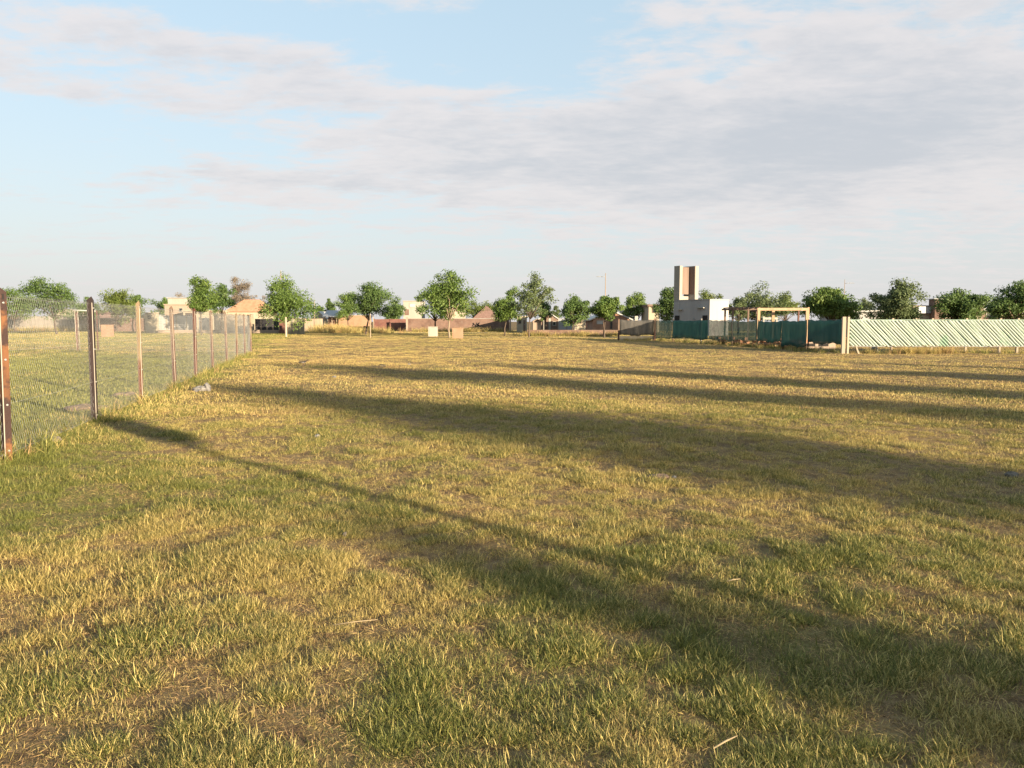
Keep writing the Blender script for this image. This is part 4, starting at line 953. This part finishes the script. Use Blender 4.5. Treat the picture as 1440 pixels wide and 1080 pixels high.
# ------------------------------------------------------------------ stakes by the young trees
def stake(label, px, ybase, ytop, mat='wood', r=.05, lean=0):
    p = ground(px, ybase); H = Z(ytop, p.y)
    o = MB().tube([(p.x, p.y, -.05), (p.x + lean * .5, p.y, H * .5), (p.x + lean, p.y, H)], [r, r * .95, r * .85], 6).build('tree_stake', M[mat], None, False)
    tag(o, label, 'stake', 'wooden stakes by the street trees')
stake('pale stake standing left of the full round tree\'s wooden trio', 521, 474.5, 441)
stake('thin pale stake right of the full round tree', 525.5, 468, 444)
stake('squat pale post right below the big dense tree', 402.5, 474, 446, 'creamwall', .10)
stake('thin stake beside the smaller round tree', 486.5, 464, 447)
stake('leaning grey stake by the slim cream pillar', 566, 466, 458, 'wood', .05, .6)
stake('pale stake before the orange brick house', 848.5, 474, 452, 'pink', .03)
stake('white stake before the dark brown cabin', 764.5, 470, 450, 'whitewall', .05)
stake('pale stake right below the leaning-trunk tree', 91.5, 465, 447, 'whitewall', .06)

# ------------------------------------------------------------------ wire fence on the left
POSTS = [(8, 650, 403, 'rust', 'pointed rusty orange angle iron post'), (135.5, 595, 417, 'black', 'black painted angle iron post'), (200.5, 566, 423, 'cream', 'ochre yellow post with red lower end'),
         (247, 545, 430, 'pink', 'cream and pink worn post'), (276, 530.5, 433, 'rustred', 'dark red oxide post'), (300, 521.5, 436, 'pink', None), (320, 512.5, 438, 'pink', None),
         (334, 506.5, 440, 'cream', None), (345, 501.5, 441, 'pink', None), (353.5, 497.5, 441.5, 'cream', None)]
def angle_post(parent, p, H, mat, face, leg=.078, th=.008, label=None):
    """L profile with its ridge towards the viewer; the top is cut to a point"""
    c, s = math.cos(face), math.sin(face)
    lr = random.Random(int(p.x * 1000)); lx, ly = lr.uniform(-.016, .016), lr.uniform(-.014, .014)
    def W(a0, b0, z): return Vector((p.x + a0 * c - b0 * s + lx * z, p.y + a0 * s + b0 * c + ly * z, z))
    q = math.sqrt(.5); b = MB()
    for sg in (-1, 1):
        # leg runs from the ridge (0,0) to (sg*leg*q, leg*q)
        d = Vector((sg * q, q)); nrm = Vector((-d.y, d.x)) * (1 if sg > 0 else -1)
        prof = []
        for t0, zz in ((0 if sg > 0 else th, H), (leg, H - .055)):
            prof.append((d * t0, zz))
        v = []
        for off in (0, th):
            for (a0, z) in ((prof[0][0], -.25), (prof[1][0], -.25), (prof[1][0], prof[1][1]), (prof[0][0], prof[0][1])):
                w = a0 + nrm * off; v.append(W(w.x, w.y, z))
        b.add(v, [(0, 1, 2, 3), (7, 6, 5, 4), (0, 4, 5, 1), (1, 5, 6, 2), (2, 6, 7, 3), (3, 7, 4, 0)])
    o = b.build('post', M[mat], parent)
    if label: o['label'] = label
    # pale ridge, slot and bolts on the right leg
    MB().tube([W(0, -.003, .02), W(0, -.003, H * .55), W(0, -.003, H - .09)], .0065, 5).build('pale_ridge', M['edge'], o)
    d = Vector((q, q)); nrm = Vector((q, -q))
    def leg_pt(t0, off, z): w = d * t0 + nrm * off; return W(w.x, w.y, z)
    e = leg * .5
    MB().add([leg_pt(e + sx * .010, of, H - .105 + sz * .030) for of in (.001, .003) for sx, sz in ((-1, -1), (1, -1), (1, 1), (-1, 1))], [(0, 1, 2, 3), (7, 6, 5, 4), (0, 4, 5, 1), (1, 5, 6, 2), (2, 6, 7, 3), (3, 7, 4, 0)]).build('slot_plate', M['dark'], o)  # raised plate; the shade of a hole is put into its dark colour
    for z in (H - .17, H - .78, .62, .12):
        MB().tube([leg_pt(e, 0, z), leg_pt(e, .010, z), leg_pt(e, .014, z)], [.013, .012, .005], 7).build('bolt', M['bolt'], o)
    return o
def netting_mesh(L, H, cell=.058, r=.00112):
    """hexagonal wire netting of length L and height H in the XZ plane"""
    w = cell; hh = cell * .86; E = []; nx_ = int(L / w); nz = int(H / hh); rr = random.Random(3)
    V = {}
    def pt(i, j, k):
        x = (i + (.5 if j % 2 else 0)) * w; z = j * hh + (hh * .30 if k else 0)
        return (x, .012 * math.sin(x * 2.1) * math.sin(z * 2.3) , z)
    for j in range(nz):
        for i in range(nx_):
            E.append((pt(i, j, 0), pt(i, j, 1)))
            o = 0 if j % 2 == 0 else 1
            E.append((pt(i, j, 1), pt(i - 1 + o, j + 1, 0))); E.append((pt(i, j, 1), pt(i + o, j + 1, 0)))
    E = np.array(E); E[:, :, 0] = np.clip(E[:, :, 0], 0, L); a0, a1 = E[:, 0], E[:, 1]
    d = a1 - a0; ln = np.linalg.norm(d, axis=1); ok = ln > 1e-5; a0, a1, d, ln = a0[ok], a1[ok], d[ok], ln[ok]
    d /= ln[:, None]; up = np.tile([0, 1.0, 0], (len(d), 1)); sdv = np.cross(d, up)
    tw = np.where(np.abs(d[:, 2]) > .95, 1.7, 1.0)[:, None]      # the twisted upright strands are thicker
    ring = [up * r * tw, (-up * .5 + sdv * .866) * r * tw, (-up * .5 - sdv * .866) * r * tw]
    v = np.stack([a0 + ring[0], a0 + ring[1], a0 + ring[2], a1 + ring[0], a1 + ring[1], a1 + ring[2]], 1).reshape(-1, 3)
    b0 = np.arange(len(a0))[:, None] * 6
    f = np.concatenate([b0 + np.array([[0, 1, 4, 3]]), b0 + np.array([[1, 2, 5, 4]]), b0 + np.array([[2, 0, 3, 5]])])
    return big_mesh('netting', v, f, M['wire'])
NET_L, NET_H = 3.1, 1.72
net = netting_mesh(NET_L, NET_H)
def fence_run(root, pts, tops, mats, labels, back=False):
    for k, (p, H, m_, lb) in enumerate(zip(pts, tops, mats, labels)):
        # the ridge of the angle points at the viewer
        face = -math.atan2(p.x, p.y) + (-.32 if k < 2 else random.Random(k + 3).uniform(.2, .5))
        angle_post(root, p, H, m_, face, .074 if k < 3 else .062, label=lb)
    for k in range(len(pts) - 1):
        a0, a1 = pts[k], pts[k + 1]; d = a1 - a0; L = d.length
        n = max(1, round(L / NET_L)) if back else 1
        for q in range(n):
            o = link('netting', net, root); o['kind'] = 'stuff'
            s = a0 + d * q / n; nrm = Vector((-d.y, d.x, 0)).normalized() * .03
            o.location = (s.x + nrm.x, s.y + nrm.y, .04); o.scale = (L / n / NET_L, 1, (min(tops[k], tops[k + 1]) - .09) / NET_H); o.rotation_euler = (0, 0, math.atan2(d.y, d.x))
        for z in (.08, .62, 1.2, min(tops[k], tops[k + 1]) - .10):
            nv = Vector((-d.y, d.x, 0)).normalized() * .02
            pA, pB = a0 + nv, a1 + nv; mid = (pA + pB) / 2
            MB().tube([(pA.x, pA.y, z), (mid.x, mid.y, z - .012), (pB.x, pB.y, z)], .0018, 4, False).build('strand', M['wire'], root)
wf = thing('wire_fence', 'wire netting fence on angle iron posts receding along the left', 'fence', ground(135, 595))
pts = [ground(a_, b_) for a_, b_, *_ in POSTS]; d01 = (pts[0] - pts[1])
pts = [pts[0] + d01] + pts
tops = [1.9] + [Z(t, ground(a_, b_).y) for a_, b_, t, *_ in POSTS]
fence_run(wf, pts, tops, ['rust'] + [q[3] for q in POSTS], [None] + [q[4] for q in POSTS])
wb = thing('wire_fence', 'far side of the netted enclosure with two rusty posts', 'fence', ground(242, 495))
bp_ = [pts[-1] + Vector((-.15, .1, 0)), ground(242, 495), ground(110, 493.5), ground(-60, 491)]
fence_run(wb, bp_, [1.86, 1.93, 2.0, 2.0], ['cream', 'rustred', 'rustred', 'rust'], [None] * 4, back=True)
# the pipe joining the far post to a second one
pa = ground(110, 493.5); pb = ground(138, 493.0)
MB().tube([(pa.x - .12, pa.y - .06, Z(436, pa.y)), (pb.x, pb.y - .06, Z(437.6, pb.y))], .032, 6).build('crossbar', M['whitesheet'], wb, True)
MB().tube([(pb.x, pb.y, -.1), (pb.x, pb.y, Z(436.5, pb.y))], .04, 6).build('post', M['rustred'], wb, True)
MB().tube([(pa.x - .07, pa.y, -.1), (pa.x - .10, pa.y, Z(437, pa.y))], .02, 5).build('stay', M['edge'], wb, True)
MB().tube([(pa.x + .10, pa.y, -.1), (pa.x + .06, pa.y, Z(437, pa.y))], .02, 5).build('stay', M['edge'], wb, True)

# ------------------------------------------------------------------ small things on the grass
def lump(name, label, cat, px, py, w, d_, h, mat, seed, group=None, crumple=.35, n=10):
    p = ground(px, py); rnd = np.random.default_rng(seed); bm = bmesh.new(); bmesh.ops.create_icosphere(bm, subdivisions=3, radius=1)
    for v in bm.verts:
        c = v.co; k = 1 + crumple * (float(fbm(np.array([c.x * 2.1 + seed + c.z]), np.array([c.y * 2.1 + c.z * 1.3]), seed, 3)[0]) - .5) * 2
        v.co = Vector((c.x * w / 2 * k, c.y * d_ / 2 * k, max(c.z, -.35) * h / 1.2 * k))
    me = bpy.data.meshes.new(name); bm.to_mesh(me); bm.free(); me.materials.append(M[mat])
    o = link(name, me); o.location = (p.x, p.y, gz(p.x, p.y) + h * .28); o.rotation_euler = (0, 0, rnd.random() * 6)
    return tag(o, label, cat, group)
lump('plastic_bag', 'crumpled dirty white bag on grass near dark red fence post', 'bag', 283, 549, .36, .2, .10, 'plastic', 3, crumple=.7)
lump('plastic_bag', 'small white knotted bag lump beside the larger crumpled bag', 'bag', 291.5, 548.5, .17, .15, .16, 'plastic', 4, crumple=.6)
lump('plastic_bag', 'white rounded sack lying below the lattice fence', 'bag', 1229, 496, .42, .3, .28, 'plastic', 5, crumple=.4)
lump('earth_mound', 'low reddish earth mound inside the fence by black post', 'mound', 122, 579, .7, .45, .10, 'earth', 6, crumple=.5)
lump('earth_mound', 'small reddish earth heap inside fence between black and ochre posts', 'mound', 176, 555, .5, .35, .08, 'earth', 7, crumple=.5)
lump('stone', 'grey half buried stone in grass between the first two fence posts', 'stone', 78, 622, .20, .14, .07, 'stone', 8, crumple=.5)
lump('stone', 'pale stone in the long shadow near the right edge', 'stone', 1423, 671, .12, .10, .045, 'stone', 9, crumple=.4)
lump('stone', 'pale pebble in the sunlit grass at lower left', 'stone', 70, 917, .04, .03, .02, 'stone', 10, crumple=.4)
lump('stone', 'grey pebble in the tuft beside the foreground shadow tip', 'stone', 485, 753, .035, .03, .03, 'stone', 11, crumple=.4)
lump('litter', 'pale scrap on the sunlit grass left of centre', 'litter', 446, 612, .10, .08, .03, 'plastic', 12, crumple=.7)
lump('litter', 'white scrap beside the upper long shadow on the grass', 'litter', 948, 671, .05, .04, .02, 'plastic', 13, crumple=.7)
lump('litter', 'pale scrap in the dark strip below the crouching bird', 'litter', 470, 531, .16, .1, .05, 'plastic', 14, crumple=.7)
lump('litter', 'whitish scrap far out on the field below white box', 'litter', 575, 513, .13, .10, .04, 'plastic', 15, crumple=.7)
lump('earth_mound', 'small pale molehill on the grass near the right foreground', 'mound', 925, 671, .22, .14, .035, 'earth', 16, crumple=.5)
def straw(label, px, py, L, ang, w=.005):
    p = ground(px, py); z = gz(p.x, p.y) + .03; c, s = math.cos(ang), math.sin(ang)
    o = MB().tube([(p.x - c * L / 2, p.y - s * L / 2, z), (p.x, p.y, z + .006), (p.x + c * L / 2, p.y + s * L / 2, z + .006)], [w * .5, w * .6, w * .3], 5).build('straw_stalk', M['strawm'], None, True)
    tag(o, label, 'straw', 'dry stalks lying on the grass')
straw('pale dry stalk lying on the thin shadow line at right', 1031, 824, .09, .3, .007)
straw('pale dry stalk near the bottom edge right of centre', 1020, 1043, .13, .6, .007)
straw('thin dry stalk on brown grass left of centre', 500, 878, .22, .25)

# birds
def bird(label, px, py, L, heading, stand=True):
    p = ground(px, py); z0 = gz(p.x, p.y) + .02; lg = .13 if stand else .035
    t = thing('bird', label, 'bird', (p.x, p.y, z0), 'birds on the grass')
    c, s = math.cos(heading), math.sin(heading)
    def W(a0, b0, z): return Vector((p.x + a0 * c - b0 * s, p.y + a0 * s + b0 * c, z0 + z))
    # one continuous body: tail, trunk, neck, head, beak
    spine = [(-.62, .02, .012, .035), (-.40, .05, .05, .065), (-.15, .04, .13, .12), (.08, .05, .155, .14), (.25, .11, .115, .115), (.36, .20, .07, .075), (.44, .26, .068, .072), (.50, .255, .04, .04), (.54, .245, .016, .016), (.66, .23, .004, .004)]
    n = 10; vs = []; fs = []
    for (a0, z, rw, rh) in spine:
        for k in range(n):
            th = 2 * math.pi * k / n; vs.append(W(a0 * L, math.cos(th) * rw * L, lg + .14 * L + z * L * (1 if stand else .55) + math.sin(th) * rh * L))
    for i in range(len(spine) - 1):
        for k in range(n): fs.append((i * n + k, i * n + (k + 1) % n, (i + 1) * n + (k + 1) % n, (i + 1) * n + k))
    fs += [tuple(range(n))[::-1], tuple(range((len(spine) - 1) * n, len(spine) * n))]
    me = bpy.data.meshes.new('body'); me.from_pydata(vs, [], fs); me.materials.append(M['birdback']); me.materials.append(M['birdbelly'])
    for pl in me.polygons:
        pl.use_smooth = True
        if pl.normal.z < -.15 and pl.center.z - z0 < lg + .16 * L: pl.material_index = 1
    link('body', me, t)
    for sg in (-1, 1):      # folded wings
        v = [W(.22 * L, sg * .125 * L, lg + .24 * L), W(.05 * L, sg * .165 * L, lg + .20 * L), (W(-.25 * L, sg * .13 * L, lg + .14 * L)), W(-.58 * L, sg * .03 * L, lg + .17 * L), W(-.25 * L, sg * .09 * L, lg + .27 * L), W(.05 * L, sg * .10 * L, lg + .31 * L)]
        v2 = [q + Vector((-s * sg, c * sg, 0)) * .012 * L for q in v]
        MB().add(v + v2, [(0, 1, 2, 3, 4, 5)[::-sg], (6, 7, 8, 9, 10, 11)[::sg]] + [(i, (i + 1) % 6, 6 + (i + 1) % 6, 6 + i) for i in range(6)]).build('wing', M['birdback'], t)
        if stand:
            MB().tube([W(.02 * L, sg * .06 * L, lg + .10 * L), W(-.03 * L, sg * .06 * L, lg * .55), W(.02 * L, sg * .06 * L, .005), W(.12 * L, sg * .07 * L, .0)], [.009, .006, .006, .003], 5).build('leg', M['beak'], t)
bird('brown bird with raised head standing at the shadow\'s tip', 427, 518, .29, math.radians(12))
bird('small pale bellied bird crouching beyond the shadow right of standing one', 537.5, 516.5, .19, math.radians(170), False)

# ------------------------------------------------------------------ weeds
weed = [clump_mesh('weed_%d' % k, 300 + k, 40, .10, .18, .42, .010, 3, .08) for k in range(3)]
W_ = []
def weed_line(p0, p1, n, wid, smin, smax, g0, g1):
    for _ in range(n):
        s = rg.random(); q = np.array([p0[0] + (p1[0] - p0[0]) * s, p0[1] + (p1[1] - p0[1]) * s]) + rg.normal(0, wid, 2)
        W_.append((q[0], q[1], rg.uniform(smin, smax), rg.uniform(g0, g1)))
for k in range(len(pts) - 1): weed_line(pts[k], pts[k + 1], 26, .12, .35, .85, .45, 1)
weed_line((16, 36.5), (28, 36.5), 160, .25, .4, 1.0, .2, .9)
weed_line((18.2, 36.2), (20.6, 36.2), 60, .2, .6, 1.3, 0, .1)
weed_line(C0, C1, 220, .35, .5, 1.1, .3, 1)
weed_line((-27, 112), (-22, 100), 140, 1.4, 2.0, 4.2, 0, .45)
weed_line((-23, 104), (-17, 100), 120, 1.6, 1.5, 3.0, .1, .6)
weed_line((-15, 112), (-1, 112), 160, .6, 1.2, 2.6, .1, .6)
weed_line((1, 79), (11, 79), 130, .4, .9, 2.2, .1, .7)
weed_line((-100, 126), (-68, 126), 160, .7, 1.4, 3.0, .1, .7)
weed_line((8.6, 61.8), (11.5, 61.8), 30, .2, .5, 1.2, .2, .7)
A_ = np.array(W_); n = len(A_)
scatter('weeds', np.stack([A_[:, 0], A_[:, 1], ground_z(A_[:, 0], A_[:, 1])], 1), rg.uniform(0, 6.283, n), A_[:, 2], rg.integers(0, 3, n), A_[:, 3], rg.random(n), weed)
